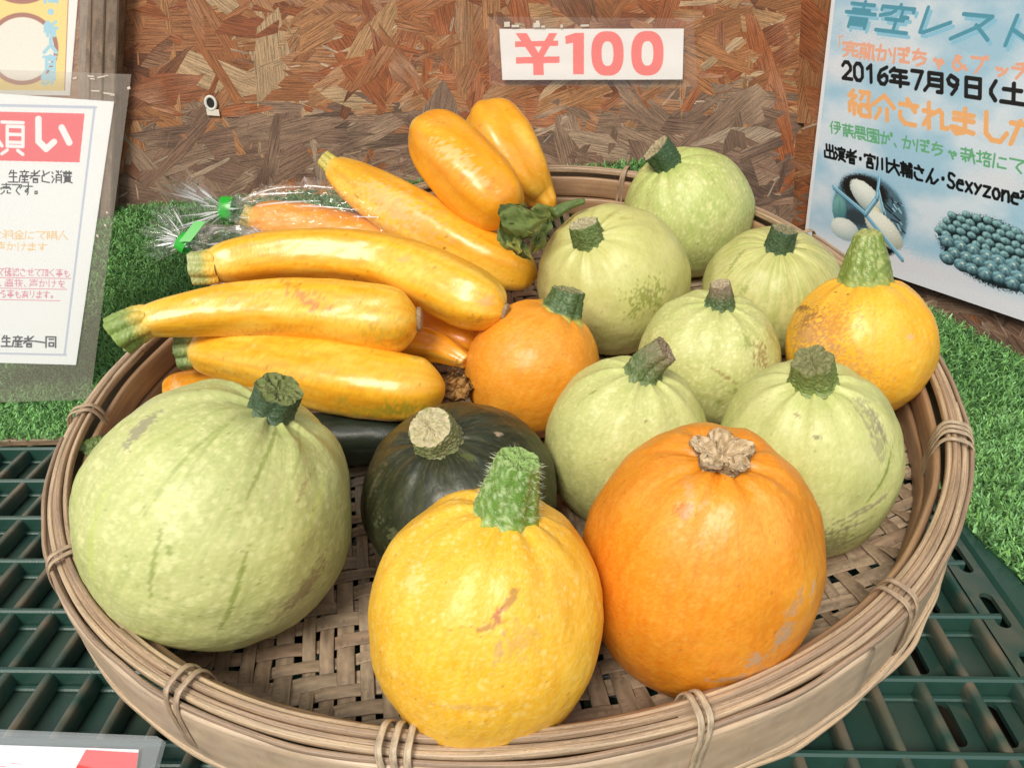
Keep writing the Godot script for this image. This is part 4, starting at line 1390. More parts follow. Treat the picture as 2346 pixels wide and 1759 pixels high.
# ------------------------------------------------------------------ long squash
# stations: u, v (2212 wide view), radius in those pixels, height of the axis over the tray floor
func long_squash(label: String, group: String, q: Dictionary) -> Node3D:
	var st := []
	for s in q.path:
		var p := over(s[0], s[1], s[3])
		st.append(Vector4(p.x, p.y, p.z, s[2] * px(p)))
	var n: int = q.get("res", 150)
	var sp := spline(st, n)
	var pts := PackedVector3Array()
	var rad := PackedFloat32Array()
	for s in sp:
		pts.append(Vector3(s.x, s.y, s.z))
		rad.append(s.w)
	# round both ends
	var len_ := 0.0
	var acc := PackedFloat32Array([0.0])
	for j in n:
		len_ += (pts[j + 1] - pts[j]).length()
		acc.append(len_)
	var b0: float = rad[0] * q.get("round0", 0.5)
	var b1: float = rad[n] * q.get("round1", 1.0)
	var fr := frames(pts, nb)
	var sd: float = q.seed
	var nu := 64
	var dark: bool = q.get("dark", false)
	var c0: Color = q.get("base", lin(0.88, 0.47, 0.03))
	var c1: Color = q.get("deep", lin(0.80, 0.31, 0.012))
	var c2: Color = q.get("light", lin(0.91, 0.60, 0.09))
	var amp: float = q.get("facet", 0.042)
	var sec := func(j: int, t: float) -> Vector2:
		var r: float = rad[j]
		if acc[j] < b0:
			var x := 1.0 - acc[j] / b0
			r *= 0.84 + 0.16 * sqrt(maxf(1.0 - x * x, 0.0))
		var e: float = len_ - acc[j]
		if e < b1:
			var x := 1.0 - e / b1
			r *= sqrt(maxf(1.0 - x * x, 0.0)) * 0.999 + 0.001
		r *= 1.0 + amp * cos(5.0 * t + sd) + 0.012 * n_low.get_noise_3d(cos(t) + sd, sin(t), acc[j] * 20.0) + 0.018 * n_mid.get_noise_3d(cos(t) * 0.5 + sd, sin(t) * 0.5, acc[j] * 9.0) + 0.006 * n_fine.get_noise_3d(cos(t) * 0.5 + sd, sin(t) * 0.5, acc[j] * 4.0)
		return Vector2(cos(t) * r, sin(t) * r)
	var marks := []
	for mk in q.get("marks", []):
		# nearest point of the axis as seen, raised to the skin facing the eye
		var best := 0
		var bd := 1e9
		for j in n + 1:
			var pc := lens.inverse() * (pts[j] - eye)
			var uv := Vector2(1173.0 + F * pc.x / -pc.z, 879.5 - F * pc.y / -pc.z) / K
			var dd := uv.distance_to(Vector2(mk[0], mk[1]))
			if dd < bd:
				bd = dd
				best = j
		var rr := ray(mk[0] * K, mk[1] * K)
		var along := rr.dot(pts[best] - eye) / rr.length_squared()
		var pp := eye + rr * along
		var off := pp - pts[best]
		var h := sqrt(maxf(rad[best] * rad[best] - off.length_squared(), 0.0))
		marks.append([pp - rr.normalized() * h, mk[2] * px(pp), mk[3] * px(pp), deg_to_rad(mk[4]), mk[5], mk[6], mk[7]])
	var colr := func(j: int, t: float) -> Color:
		var f: float = acc[j] / len_
		var c: Color
		var p0: Vector3 = Vector3(cos(t) * rad[j], sin(t) * rad[j], acc[j]) * 12.0 + Vector3(sd, 0, 0)
		var s := n_mid.get_noise_3d(cos(t) * 2.4 + sd, sin(t) * 2.4, acc[j] * 5.0)
		var s2 := n_fine.get_noise_3d(cos(t) * 1.5 + sd, sin(t) * 1.5, acc[j] * 5.0)
		if dark:
			return mixc(lin(0.018, 0.024, 0.015), lin(0.04, 0.05, 0.03), 0.5 + s)
		c = mixc(c0, c1, clampf(0.3 + s * 0.8 + s2 * 0.35, 0.0, 1.0))
		c = mixc(c, c2, clampf(0.9 * n_low.get_noise_3d(cos(t) * 0.8 + sd, sin(t) * 0.8, acc[j] * 12.0) + 0.1, 0.0, 0.7))
		var a := n_cell.get_noise_3d(cos(t) * 5.0 + sd, sin(t) * 5.0, acc[j] * 190.0) + 1.0
		c = mixc(c, lin(0.90, 0.62, 0.16), 0.5 * sm(0.22, 0.08, a))
		var b := n_cell.get_noise_3d(cos(t) * 4.0 + sd, sin(t) * 4.0 + 30.0, acc[j] * 130.0) + 1.0
		if b < 0.08:
			c = mixc(c, lin(0.28, 0.13, 0.02), 0.7)
		# small crinkled dents where the skin has been rubbed
		var w := n_fine.get_noise_3d(cos(t) * 1.2 + sd, sin(t) * 1.2, acc[j] * 26.0)
		var rub: float = q.get("rub", 0.3)
		c = mixc(c, lin(0.50, 0.24, 0.05), rub * sm(0.30, 0.5, w) * sm(0.05, 0.3, n_low.get_noise_3d(cos(t) + sd, sin(t) + 9.0, acc[j] * 15.0)))
		if q.get("neck", 0.6) > 0:
			c = mixc(c, lin(0.80, 0.62, 0.16), q.get("neck", 0.6) * sm(0.07, 0.0, f + 0.02 * cos(t * 5.0)))
		c = mixc(c, c1, maxf(n_fine.get_noise_3d(p0.x * 9.0, p0.y * 9.0, p0.z * 9.0), 0.0))
		var o: Vector2 = sec.call(j, t)
		var p: Vector3 = pts[j] + fr[0][j] * o.x + fr[1][j] * o.y
		for mk in marks:
			var e: Vector3 = p - mk[0]
			var rr: float = maxf(mk[1], mk[2])
			if e.length_squared() < rr * rr * 2.5:
				var ex := e.dot(lens.x)
				var ey := e.dot(lens.y)
				var cr := cos(mk[3])
				var sr := sin(mk[3])
				var q2 := Vector2((ex * cr + ey * sr) / mk[1], (-ex * sr + ey * cr) / mk[2]).length()
				q2 += mk[6] * (n_mid.get_noise_3d(p.x * 40.0, p.y * 40.0, p.z * 40.0) * 1.1 + n_fine.get_noise_3d(p.x * 25.0, p.y * 25.0, p.z * 25.0))
				c = mixc(c, mk[4], mk[5] * sm(1.0, 0.7, q2))
		return c
	var t := thing("long_squash", label, "squash", pts[int(n / 2)], group)
	obj("skin", sweep(pts, fr[0], fr[1], nu, sec, colr, Vector2.ONE, false, true), M.dark_skin if dark else M.long_skin, t)
	if q.has("scar"):
		# blossom end: a corky button
		var ax := (pts[n] - pts[n - 2]).normalized()
		var v := PackedVector3Array()
		var cc := PackedColorArray()
		var rs: float = q.scar * px(pts[n])
		for j in 7:
			var f := float(j) / 6.0
			for i in 33:
				var a := TAU * float(i % 32) / 32.0
				var r := rs * sin(f * PI * 0.5) * (1.0 + 0.1 * n_mid.get_noise_2d(cos(a) + sd, sin(a)))
				v.append(pts[n] + ax * (rs * 0.28 * cos(f * PI * 0.5) - (rs * 0.2 if j == 6 else 0.0)) + fr[0][n] * cos(a) * r + fr[1][n] * sin(a) * r)
				cc.append(mixc(lin(0.46, 0.34, 0.22), lin(0.28, 0.17, 0.08), 0.4 + n_fine.get_noise_2d(cos(a) * f, sin(a) * f) + f * 0.4))
		obj("blossom_scar", grid(32, 6, v, cc, PackedVector2Array(), true, pts[n] - ax * 0.02), M.dry, t)
	if q.has("stem"):
		var s: Dictionary = q.stem
		s["seed"] = sd
		var dir := (pts[0] - pts[2]).normalized()
		if s.has("dir"):
			dir = (lens * (s.dir as Vector3)).normalized()
		var sc := px(pts[0])
		var sm_ := stem_mesh(pts[0] - dir * 14.0 * sc, dir, lens * ((s.get("bend", Vector3.ZERO) as Vector3) * sc), s.len * sc, s.r0 * sc, s.r1 * sc, s)
		var so := obj("stem", sm_[0], M.stem, t)
		obj("cut_end", sm_[1], M.dry, so)
	return t


func build_long() -> void:
	var g := "long yellow squash heaped in the tray"
	var ribbed := {"ribs": 6.0, "deep": 0.30, "col": lin(0.34, 0.40, 0.10), "light": lin(0.72, 0.66, 0.30), "pale": 0.55, "tip": lin(0.50, 0.52, 0.26), "tipw": 0.5, "cut": lin(0.40, 0.42, 0.16), "cut2": lin(0.62, 0.60, 0.36), "foot": lin(0.86, 0.54, 0.08), "footw": 0.95, "footlen": 0.55, "flare": -0.12, "hollow": 0.3, "rough": 0.05}
	var orange := {"base": lin(0.80, 0.31, 0.015), "deep": lin(0.76, 0.24, 0.010), "light": lin(0.84, 0.38, 0.03)}
	var rust := lin(0.42, 0.16, 0.03)
	# bottom of the heap
	long_squash("blackish zucchini lying under the heap behind the pale egg-shaped squash", "", {"path": [[214, 972, 34, 0.040], [310, 972, 50, 0.032], [520, 960, 56, 0.020], [700, 950, 58, 0.020], [840, 945, 56, 0.020], [905, 950, 40, 0.020]], "seed": 21.0, "dark": true, "facet": 0.02,
		"stem": {"dir": Vector3(-0.6, 0.3, 0.6), "len": 30, "r0": 28, "r1": 33, "ribs": 6.0, "deep": 0.3, "col": lin(0.10, 0.16, 0.03), "light": lin(0.33, 0.42, 0.14), "pale": 0.6, "cut": lin(0.2, 0.27, 0.08), "rough": 0.16, "bend": Vector3(-6, -22, 0)}})
	long_squash("small orange squash whose round end shows under the lowest long squash at the left", g, {"path": [[356, 850, 26, 0.026], [385, 845, 40, 0.026], [450, 842, 46, 0.024], [540, 845, 46, 0.022], [620, 850, 40, 0.022]], "seed": 22.0, "base": orange.base, "deep": orange.deep, "light": orange.light, "round0": 1.0,
		"marks": [[378, 830, 14, 9, -20, lin(0.82, 0.52, 0.22), 0.6, 1.2]]})
	var h := long_squash("orange squash in clear film under the heap, left of the central orange squash", g, {"path": [[620, 660, 50, 0.034], [760, 685, 58, 0.036], [900, 706, 60, 0.040], [1000, 730, 52, 0.044], [1050, 745, 30, 0.044]], "seed": 23.0, "base": lin(0.82, 0.33, 0.015), "deep": lin(0.76, 0.25, 0.01), "light": lin(0.85, 0.40, 0.03)})
	long_squash("orange squash tapering to a torn brown stem, between the heap and the central orange squash", g, {"path": [[1008, 782, 15, 0.050], [985, 768, 24, 0.051], [945, 750, 34, 0.051], [880, 742, 44, 0.050], [780, 745, 48, 0.044], [660, 745, 46, 0.034]], "seed": 24.0, "base": lin(0.80, 0.33, 0.015), "deep": lin(0.74, 0.25, 0.01), "round0": 0.2, "facet": 0.06,
		"marks": [[1000, 785, 20, 12, -30, rust, 0.7, 1.0]]})
	# the bagged one at the back
	long_squash("orange squash tied in the rear clear bag at the upper left", g, {"path": [[535, 468, 20, 0.062], [575, 478, 46, 0.058], [680, 500, 58, 0.052], [820, 540, 62, 0.044], [960, 575, 58, 0.038], [1040, 590, 36, 0.036]], "seed": 25.0, "base": lin(0.82, 0.33, 0.018), "deep": lin(0.78, 0.25, 0.012), "light": lin(0.84, 0.40, 0.04), "round0": 0.9,
		"stem": {"dir": Vector3(-0.9, 0.35, 0.1), "len": 22, "r0": 22, "r1": 22, "ribs": 6.0, "deep": 0.25, "col": lin(0.60, 0.48, 0.14), "light": lin(0.74, 0.58, 0.24), "pale": 0.5, "cut": lin(0.6, 0.5, 0.25)}})
	long_squash("slim yellow squash with tan netting marks, its stem pointing up left over the rim", g, {"path": [[722, 362, 27, 0.094], [770, 396, 46, 0.088], [860, 452, 60, 0.078], [960, 512, 64, 0.066], [1050, 560, 58, 0.056], [1120, 586, 46, 0.048], [1160, 598, 24, 0.044]], "seed": 26.0, "rub": 0.35,
		"marks": [[850, 440, 80, 34, -32, lin(0.86, 0.58, 0.22), 0.7, 0.8], [900, 470, 70, 30, -30, lin(0.68, 0.40, 0.15), 0.4, 1.6], [830, 425, 40, 16, -32, lin(0.62, 0.35, 0.12), 0.4, 1.6], [960, 535, 5, 3, 0, lin(0.1, 0.07, 0.02), 0.9, 0.3]],
		"stem": {"dir": Vector3(-0.75, 0.62, 0.1), "len": 46, "r0": 22, "r1": 17, "ribs": 6.0, "deep": 0.2, "col": lin(0.62, 0.52, 0.10), "light": lin(0.82, 0.68, 0.24), "pale": 0.6, "cut": lin(0.5, 0.44, 0.18), "taper": 1.2, "footw": 0.9, "foot": lin(0.85, 0.55, 0.08), "tip": lin(0.50, 0.45, 0.12), "tipw": 0.6}})
	long_squash("ridged yellow-orange squash standing on end before the strand board", g, {"path": [[1047, 232, 30, 0.118], [1060, 262, 60, 0.110], [1087, 312, 72, 0.096], [1128, 372, 60, 0.078], [1168, 420, 34, 0.060], [1195, 452, 16, 0.050]], "seed": 27.0, "facet": 0.07, "round0": 0.8, "base": lin(0.86, 0.40, 0.025), "rub": 0.15,
		"stem": {"dir": Vector3(-0.4, 0.9, 0.0), "len": 14, "r0": 14, "r1": 10, "ribs": 5.0, "deep": 0.3, "col": lin(0.52, 0.40, 0.28), "light": lin(0.75, 0.66, 0.52), "pale": 0.7, "cut": lin(0.6, 0.5, 0.4)}})
	var e := long_squash("thick glossy orange squash with wilted green flower end, topmost at the back of the heap", g, {"path": [[912, 276, 44, 0.128], [945, 305, 68, 0.122], [1000, 362, 79, 0.110], [1055, 420, 77, 0.096], [1095, 460, 58, 0.086], [1112, 476, 40, 0.082]], "seed": 28.0, "facet": 0.045, "round0": 1.1, "round1": 1.0, "base": lin(0.84, 0.37, 0.018), "deep": lin(0.78, 0.27, 0.012), "light": lin(0.86, 0.43, 0.03), "rub": 0.1,
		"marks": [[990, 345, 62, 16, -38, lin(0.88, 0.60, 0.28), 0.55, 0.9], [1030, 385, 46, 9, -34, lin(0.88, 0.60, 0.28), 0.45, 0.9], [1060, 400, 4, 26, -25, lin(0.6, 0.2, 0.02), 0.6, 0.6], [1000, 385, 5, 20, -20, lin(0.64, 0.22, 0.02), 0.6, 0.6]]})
	wilted(e)
	# the three on top at the left
	long_squash("lowest of the three long yellow squash in front, glossy, above the pale egg-shaped squash", g, {"path": [[430, 756, 44, 0.058], [500, 768, 56, 0.058], [600, 786, 68, 0.057], [720, 812, 78, 0.056], [830, 830, 76, 0.055], [915, 838, 66, 0.054], [962, 836, 44, 0.053]], "seed": 29.0, "scar": 0.0001, "round1": 1.2, "neck": 0.5,
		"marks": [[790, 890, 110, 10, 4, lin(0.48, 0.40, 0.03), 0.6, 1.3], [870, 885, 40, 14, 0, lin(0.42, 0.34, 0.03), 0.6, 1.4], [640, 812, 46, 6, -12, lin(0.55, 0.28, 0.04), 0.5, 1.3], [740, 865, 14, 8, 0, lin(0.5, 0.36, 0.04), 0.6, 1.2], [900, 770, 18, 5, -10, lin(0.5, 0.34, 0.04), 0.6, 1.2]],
		"stem": ribbed.merged({"dir": Vector3(-0.97, -0.16, 0.15), "len": 58, "r0": 36, "r1": 35, "tip": lin(0.14, 0.22, 0.07), "tipw": 0.85, "cut": lin(0.14, 0.2, 0.07)}, true)})
	long_squash("long yellow squash with flat green stem hanging over the left rim, middle of three", g, {"path": [[312, 694, 34, 0.088], [380, 682, 45, 0.088], [500, 668, 58, 0.087], [640, 668, 70, 0.086], [760, 680, 76, 0.085], [850, 690, 72, 0.084], [906, 690, 46, 0.083]], "seed": 30.0, "scar": 27, "round1": 1.0, "rub": 0.5,
		"marks": [[655, 640, 46, 12, -30, rust, 0.6, 1.3], [675, 655, 26, 8, -45, lin(0.5, 0.2, 0.06), 0.5, 1.2], [830, 715, 34, 26, 0, lin(0.52, 0.36, 0.04), 0.55, 1.7], [805, 690, 18, 10, -50, lin(0.5, 0.32, 0.04), 0.5, 1.4], [338, 688, 5, 4, 0, lin(0.25, 0.1, 0.02), 0.9, 0.4], [560, 720, 60, 6, 8, rust, 0.35, 1.4]],
		"stem": ribbed.merged({"dir": Vector3(-0.88, -0.30, 0.1), "len": 74, "r0": 33, "r1": 40, "taper": 1.0, "tip": lin(0.22, 0.32, 0.07), "tipw": 0.9, "light": lin(0.58, 0.62, 0.26), "col": lin(0.20, 0.29, 0.06), "cut": lin(0.30, 0.38, 0.12), "footw": 0.7, "bend": Vector3(0, -14, 0)}, true)})
	long_squash("topmost long yellow squash lying across the heap with pale ribbed stem", g, {"path": [[456, 576, 34, 0.104], [500, 564, 47, 0.104], [600, 550, 54, 0.103], [720, 549, 58, 0.101], [830, 565, 62, 0.097], [930, 602, 69, 0.092], [1020, 645, 67, 0.087], [1075, 668, 46, 0.084], [1092, 674, 34, 0.083]], "seed": 31.0, "scar": 20, "round1": 1.0,
		"marks": [[1050, 650, 20, 12, 0, lin(0.6, 0.36, 0.2), 0.5, 1.4], [1030, 690, 12, 6, 0, rust, 0.5, 1.2], [700, 548, 12, 5, 0, lin(0.7, 0.5, 0.1), 0.6, 0.8], [765, 605, 4, 3, 0, rust, 0.9, 0.4], [870, 560, 14, 6, 0, lin(0.68, 0.36, 0.14), 0.5, 1.2]],
		"stem": ribbed.merged({"dir": Vector3(-0.98, -0.12, 0.1), "len": 54, "r0": 35, "r1": 33}, true)})
	# torn, browned flower end beside the dark squash
	var base := over(985, 838, 0.045)
	var fl := thing("dried_flower", "brown dried flower scrap between the long squash and the dark squash", "dried flower", base)
	for k in 7:
		var a := TAU * k / 7.0
		var d := (lens.x * cos(a) + lens.y * sin(a) * 0.8 + lens.z * rng.randf_range(0.0, 0.5)) * 0.011
		obj("petal", petal(base, base + d, 0.005, lin(0.40, 0.21, 0.06), lin(0.12, 0.06, 0.02), 30.0 + k), M.petal, fl)


func petal(a: Vector3, b: Vector3, w: float, c0: Color, c1: Color, sd: float) -> ArrayMesh:
	var v := PackedVector3Array()
	var c := PackedColorArray()
	var d := (b - a)
	var s := d.cross(lens.z).normalized()
	for j in 13:
		var f := j / 12.0
		for i in 9:
			var x := i / 4.0 - 1.0
			var ww := w * (0.35 + 1.2 * sin(PI * minf(f + 0.12, 1.0))) * (1.0 + 0.25 * n_mid.get_noise_2d(f * 1.5 + sd, x))
			v.append(a + d * f + s * (x * ww) + lens.z * (w * (0.55 * cos(x * 5.0 + sd) + 0.7 * n_mid.get_noise_2d(f * 1.2 + sd, x * 0.7)) - w * 0.8 * x * x))
			c.append(mixc(c0, c1, sm(0.5, 1.0, f + 0.5 * n_mid.get_noise_2d(x + sd, f)) + 0.4 * absf(n_fine.get_noise_2d(x * 0.5 + sd, f * 0.1))))
	return grid(8, 12, v, c, PackedVector2Array(), false)


func wilted(parent: Node3D) -> void:
	# green calyx with drooping, torn lobes at the near end of the thick squash
	var dk := lin(0.075, 0.12, 0.035)
	var md := lin(0.16, 0.22, 0.06)
	var yl := lin(0.42, 0.36, 0.06)
	var list := [[1088, 470, 1135, 440, 26, 0.120], [1082, 478, 1180, 470, 30, 0.120], [1080, 482, 1150, 505, 30, 0.115], [1085, 488, 1125, 545, 22, 0.108], [1110, 520, 1150, 562, 14, 0.098], [1150, 460, 1210, 452, 20, 0.104], [1180, 470, 1160, 520, 18, 0.098], [1170, 500, 1150, 545, 16, 0.092]]
	var k := 0
	for q in list:
		k += 1
		var a := over(q[0], q[1], q[5])
		var b := over(q[2], q[3], q[5] - 0.012)
		obj("calyx_lobe", petal(a, b, q[4] * px(a) * 0.75, dk if k % 2 else md, mixc(md, yl, 0.3 if k < 4 else 0.8), 60.0 + k * 3.0), M.petal, parent)
	var st := [over(1195, 462, 0.100), over(1225, 450, 0.101), over(1262, 434, 0.104)]
	var pts := PackedVector3Array()
	for j in 13:
		var f := j / 12.0
		pts.append((st[0] as Vector3).lerp(st[2], f) + lens.y * (0.0015 * sin(f * PI)))
	var fr := frames(pts, nb)
	var sec := func(j: int, t: float) -> Vector2: return Vector2(cos(t), sin(t)) * px(pts[0]) * lerpf(13.0, 6.0, j / 12.0) * (1.0 + 0.15 * cos(t * 5.0))
	obj("flower_stalk", sweep(pts, fr[0], fr[1], 20, sec, func(j, t): return mixc(md, dk, 0.5 + n_mid.get_noise_2d(j * 0.3, t)), Vector2.ONE, false, true), M.petal, parent)


# ------------------------------------------------------------------ clear bags with green tape
func crumple(p: Vector3, s: float) -> float:
	return 1.0 - absf(n_mid.get_noise_3d(p.x * s, p.y * s, p.z * s)) * 2.6


func film_tube(called: String, parent: Node3D, path: Array, n: int, nu: int, amp: float, flat: float) -> void:
	var st := []
	for s in path:
		var p := over(s[0], s[1], s[3])
		st.append(Vector4(p.x, p.y, p.z, s[2] * px(p)))
	var sp := spline(st, n)
	var pts := PackedVector3Array()
	for s in sp:
		pts.append(Vector3(s.x, s.y, s.z))
	var fr := frames(pts, nb)
	var sec := func(j: int, t: float) -> Vector2:
		var r: float = sp[j].w
		var o: Vector3 = pts[j] + (fr[0][j] * cos(t) + fr[1][j] * sin(t)) * r
		# creases mostly run along the bag
		var w := n_mid.get_noise_3d(cos(t) * 1.5 + 3.0, sin(t) * 1.5, pts[j].x * 7.0)
		var w2 := n_fine.get_noise_3d(cos(t) * 0.9, sin(t) * 0.9, pts[j].x * 3.0)
		r += amp * (absf(w) * 2.2 - 0.5 + 0.7 * absf(w2)) + amp * 0.4 * n_mid.get_noise_3d(o.x * 30.0, o.y * 30.0, o.z * 30.0)
		return Vector2(cos(t) * r, sin(t) * r * flat)
	obj(called, sweep(pts, fr[0], fr[1], nu, sec, white, Vector2.ONE, false, false), M.film, parent)
	for k in 34:
		var j0 := rng.randi_range(2, n - 24)
		var j1 := j0 + rng.randi_range(7, 22)
		var t0 := rng.randf_range(0.15, PI - 0.15)
		var q := []
		for e in 3:
			var j := int(lerpf(j0, j1, e / 2.0))
			var o: Vector2 = sec.call(j, t0 + 0.10 * e)
			q.append(pts[j] + fr[0][j] * o.x + fr[1][j] * o.y)
		ridge(parent, q, rng.randf_range(0.0003, 0.0011))


func fan(called: String, parent: Node3D, u: float, v: float, h: float, dirs: Array, sd: float) -> void:
	# pleated tail of the bag beyond the tape: petals of film
	var a := over(u, v, h)
	var k := 0
	for d in dirs:
		k += 1
		var b := over(d[0], d[1], h + d[3])
		var along := b - a
		var s := along.cross(lens.z).normalized()
		var p := PackedVector3Array()
		var reach := []
		for i in 33:
			reach.append(1.0 + 0.30 * n_mid.get_noise_2d(i * 0.11 + sd, 3.0 + k))
		var spot := func(x: float, f: float, i: int) -> Vector3:
			var w: float = d[2] * px(a) * (0.16 + 0.95 * pow(f, 0.8))
			var z := w * 0.26 * sin(x * 7.0 + sd + k * 2.0) * (0.4 + 0.6 * f) + w * 0.10 * sin(x * 15.0 + k) + along.length() * 0.10 * sin(f * 3.0 + k)
			return a + along * (f * reach[i]) + s * (x * w) + lens.z * z
		for j in 15:
			for i in 33:
				p.append(spot.call(i / 16.0 - 1.0, j / 14.0, i))
		for glint_fold in 4:
			var i := rng.randi_range(2, 30)
			var f0 := rng.randf_range(0.05, 0.5)
			var f1 := f0 + rng.randf_range(0.25, 0.5)
			ridge(parent, [spot.call(i / 16.0 - 1.0, f0, i), spot.call(i / 16.0 - 1.0 + 0.03, (f0 + f1) * 0.5, i), spot.call(i / 16.0 - 1.0, f1, i)], rng.randf_range(0.0003, 0.0013))
		obj(called, grid(32, 14, p, PackedColorArray(), PackedVector2Array(), false), M.film, parent)


func ridge(parent: Node3D, q: Array, w: float) -> void:
	# a folded-over crease of the film, milky white in place of its glints
	var pts := PackedVector3Array()
	for j in 9:
		var f := j / 8.0
		pts.append((q[0] as Vector3).lerp(q[1], f).lerp((q[1] as Vector3).lerp(q[2], f), f))
	var fr := frames(pts, lens.z)
	var sec := func(j: int, t: float) -> Vector2: return Vector2(cos(t) * w, sin(t) * minf(w * 0.35, 0.0003)) * (0.25 + 0.75 * sin(PI * clampf(j / 8.0 + 0.1, 0.0, 1.0)))
	obj("film_glint_fold", sweep(pts, fr[0], fr[1], 8, sec, white, Vector2.ONE, false, true), M.glint_fold, parent)


func tape_ring(parent: Node3D, u: float, v: float, h: float, axis: Vector3, r: float, w: float, flat: float) -> void:
	var c := over(u, v, h)
	var ax := (lens * axis).normalized()
	var x := ax.cross(lens.z).normalized()
	var y := x.cross(ax)
	var p := PackedVector3Array()
	var sc := px(c)
	for j in 5:
		for i in 33:
			var t := TAU * float(i % 32) / 32.0
			var rr := r * sc * (1.0 + 0.05 * n_mid.get_noise_2d(cos(t), sin(t)))
			var e := 0.0006 if j == 0 or j == 4 else 0.0
			p.append(c + ax * ((minf(maxf(j - 1, 0), 2) / 2.0 - 0.5) * w * sc) + x * cos(t) * (rr - e) + y * sin(t) * (rr * flat - e))
	obj("green_tape", grid(32, 4, p, PackedColorArray(), PackedVector2Array(), true, c), M.tape, parent)


func build_bags() -> void:
	var b := thing("clear_bag", "clear plastic bag closed with green tape, the rear of two, round an orange squash", "plastic bag", over(490, 450, 0.066), "clear bags closed with green tape")
	film_tube("film", b, [[500, 452, 13, 0.066], [525, 458, 30, 0.066], [580, 470, 66, 0.063], [690, 480, 84, 0.060], [820, 505, 86, 0.056], [950, 545, 72, 0.050], [1050, 580, 52, 0.044], [1092, 592, 34, 0.040]], 120, 96, 0.0062, 0.92)
	fan("film_tail", b, 486, 452, 0.067, [[372, 372, 34, 0.016], [340, 430, 40, 0.010], [345, 480, 34, 0.002], [395, 400, 30, 0.02], [420, 520, 26, -0.004], [366, 405, 26, 0.004]], 1.0)
	tape_ring(b, 490, 450, 0.067, Vector3(0.98, -0.1, 0.1), 25, 27, 0.55)
	var c := thing("clear_bag", "clear plastic bag with twisted green tape under the topmost long squash", "plastic bag", over(415, 505, 0.070), "clear bags closed with green tape")
	film_tube("film", c, [[412, 512, 12, 0.078], [440, 522, 24, 0.076], [480, 520, 34, 0.072], [560, 560, 56, 0.058], [700, 640, 72, 0.044], [860, 700, 78, 0.036], [980, 735, 72, 0.030], [1050, 758, 50, 0.027]], 110, 96, 0.0052, 0.9)
	fan("film_tail", c, 402, 518, 0.078, [[318, 478, 30, 0.012], [305, 520, 34, 0.004], [350, 450, 26, 0.016], [330, 545, 22, -0.004]], 7.0)
	tape_ring(c, 398, 525, 0.078, Vector3(0.80, -0.55, 0.15), 22, 24, 0.6)
	var p0 := over(398, 522, 0.082)
	var p1 := over(432, 478, 0.092)
	var s := Soup.new()
	bar(s, p0, p1, lens.x, lens.z, 0.0085, 0.0004, 0.0001)
	obj("tape_end", s.mesh(), M.tape, c)


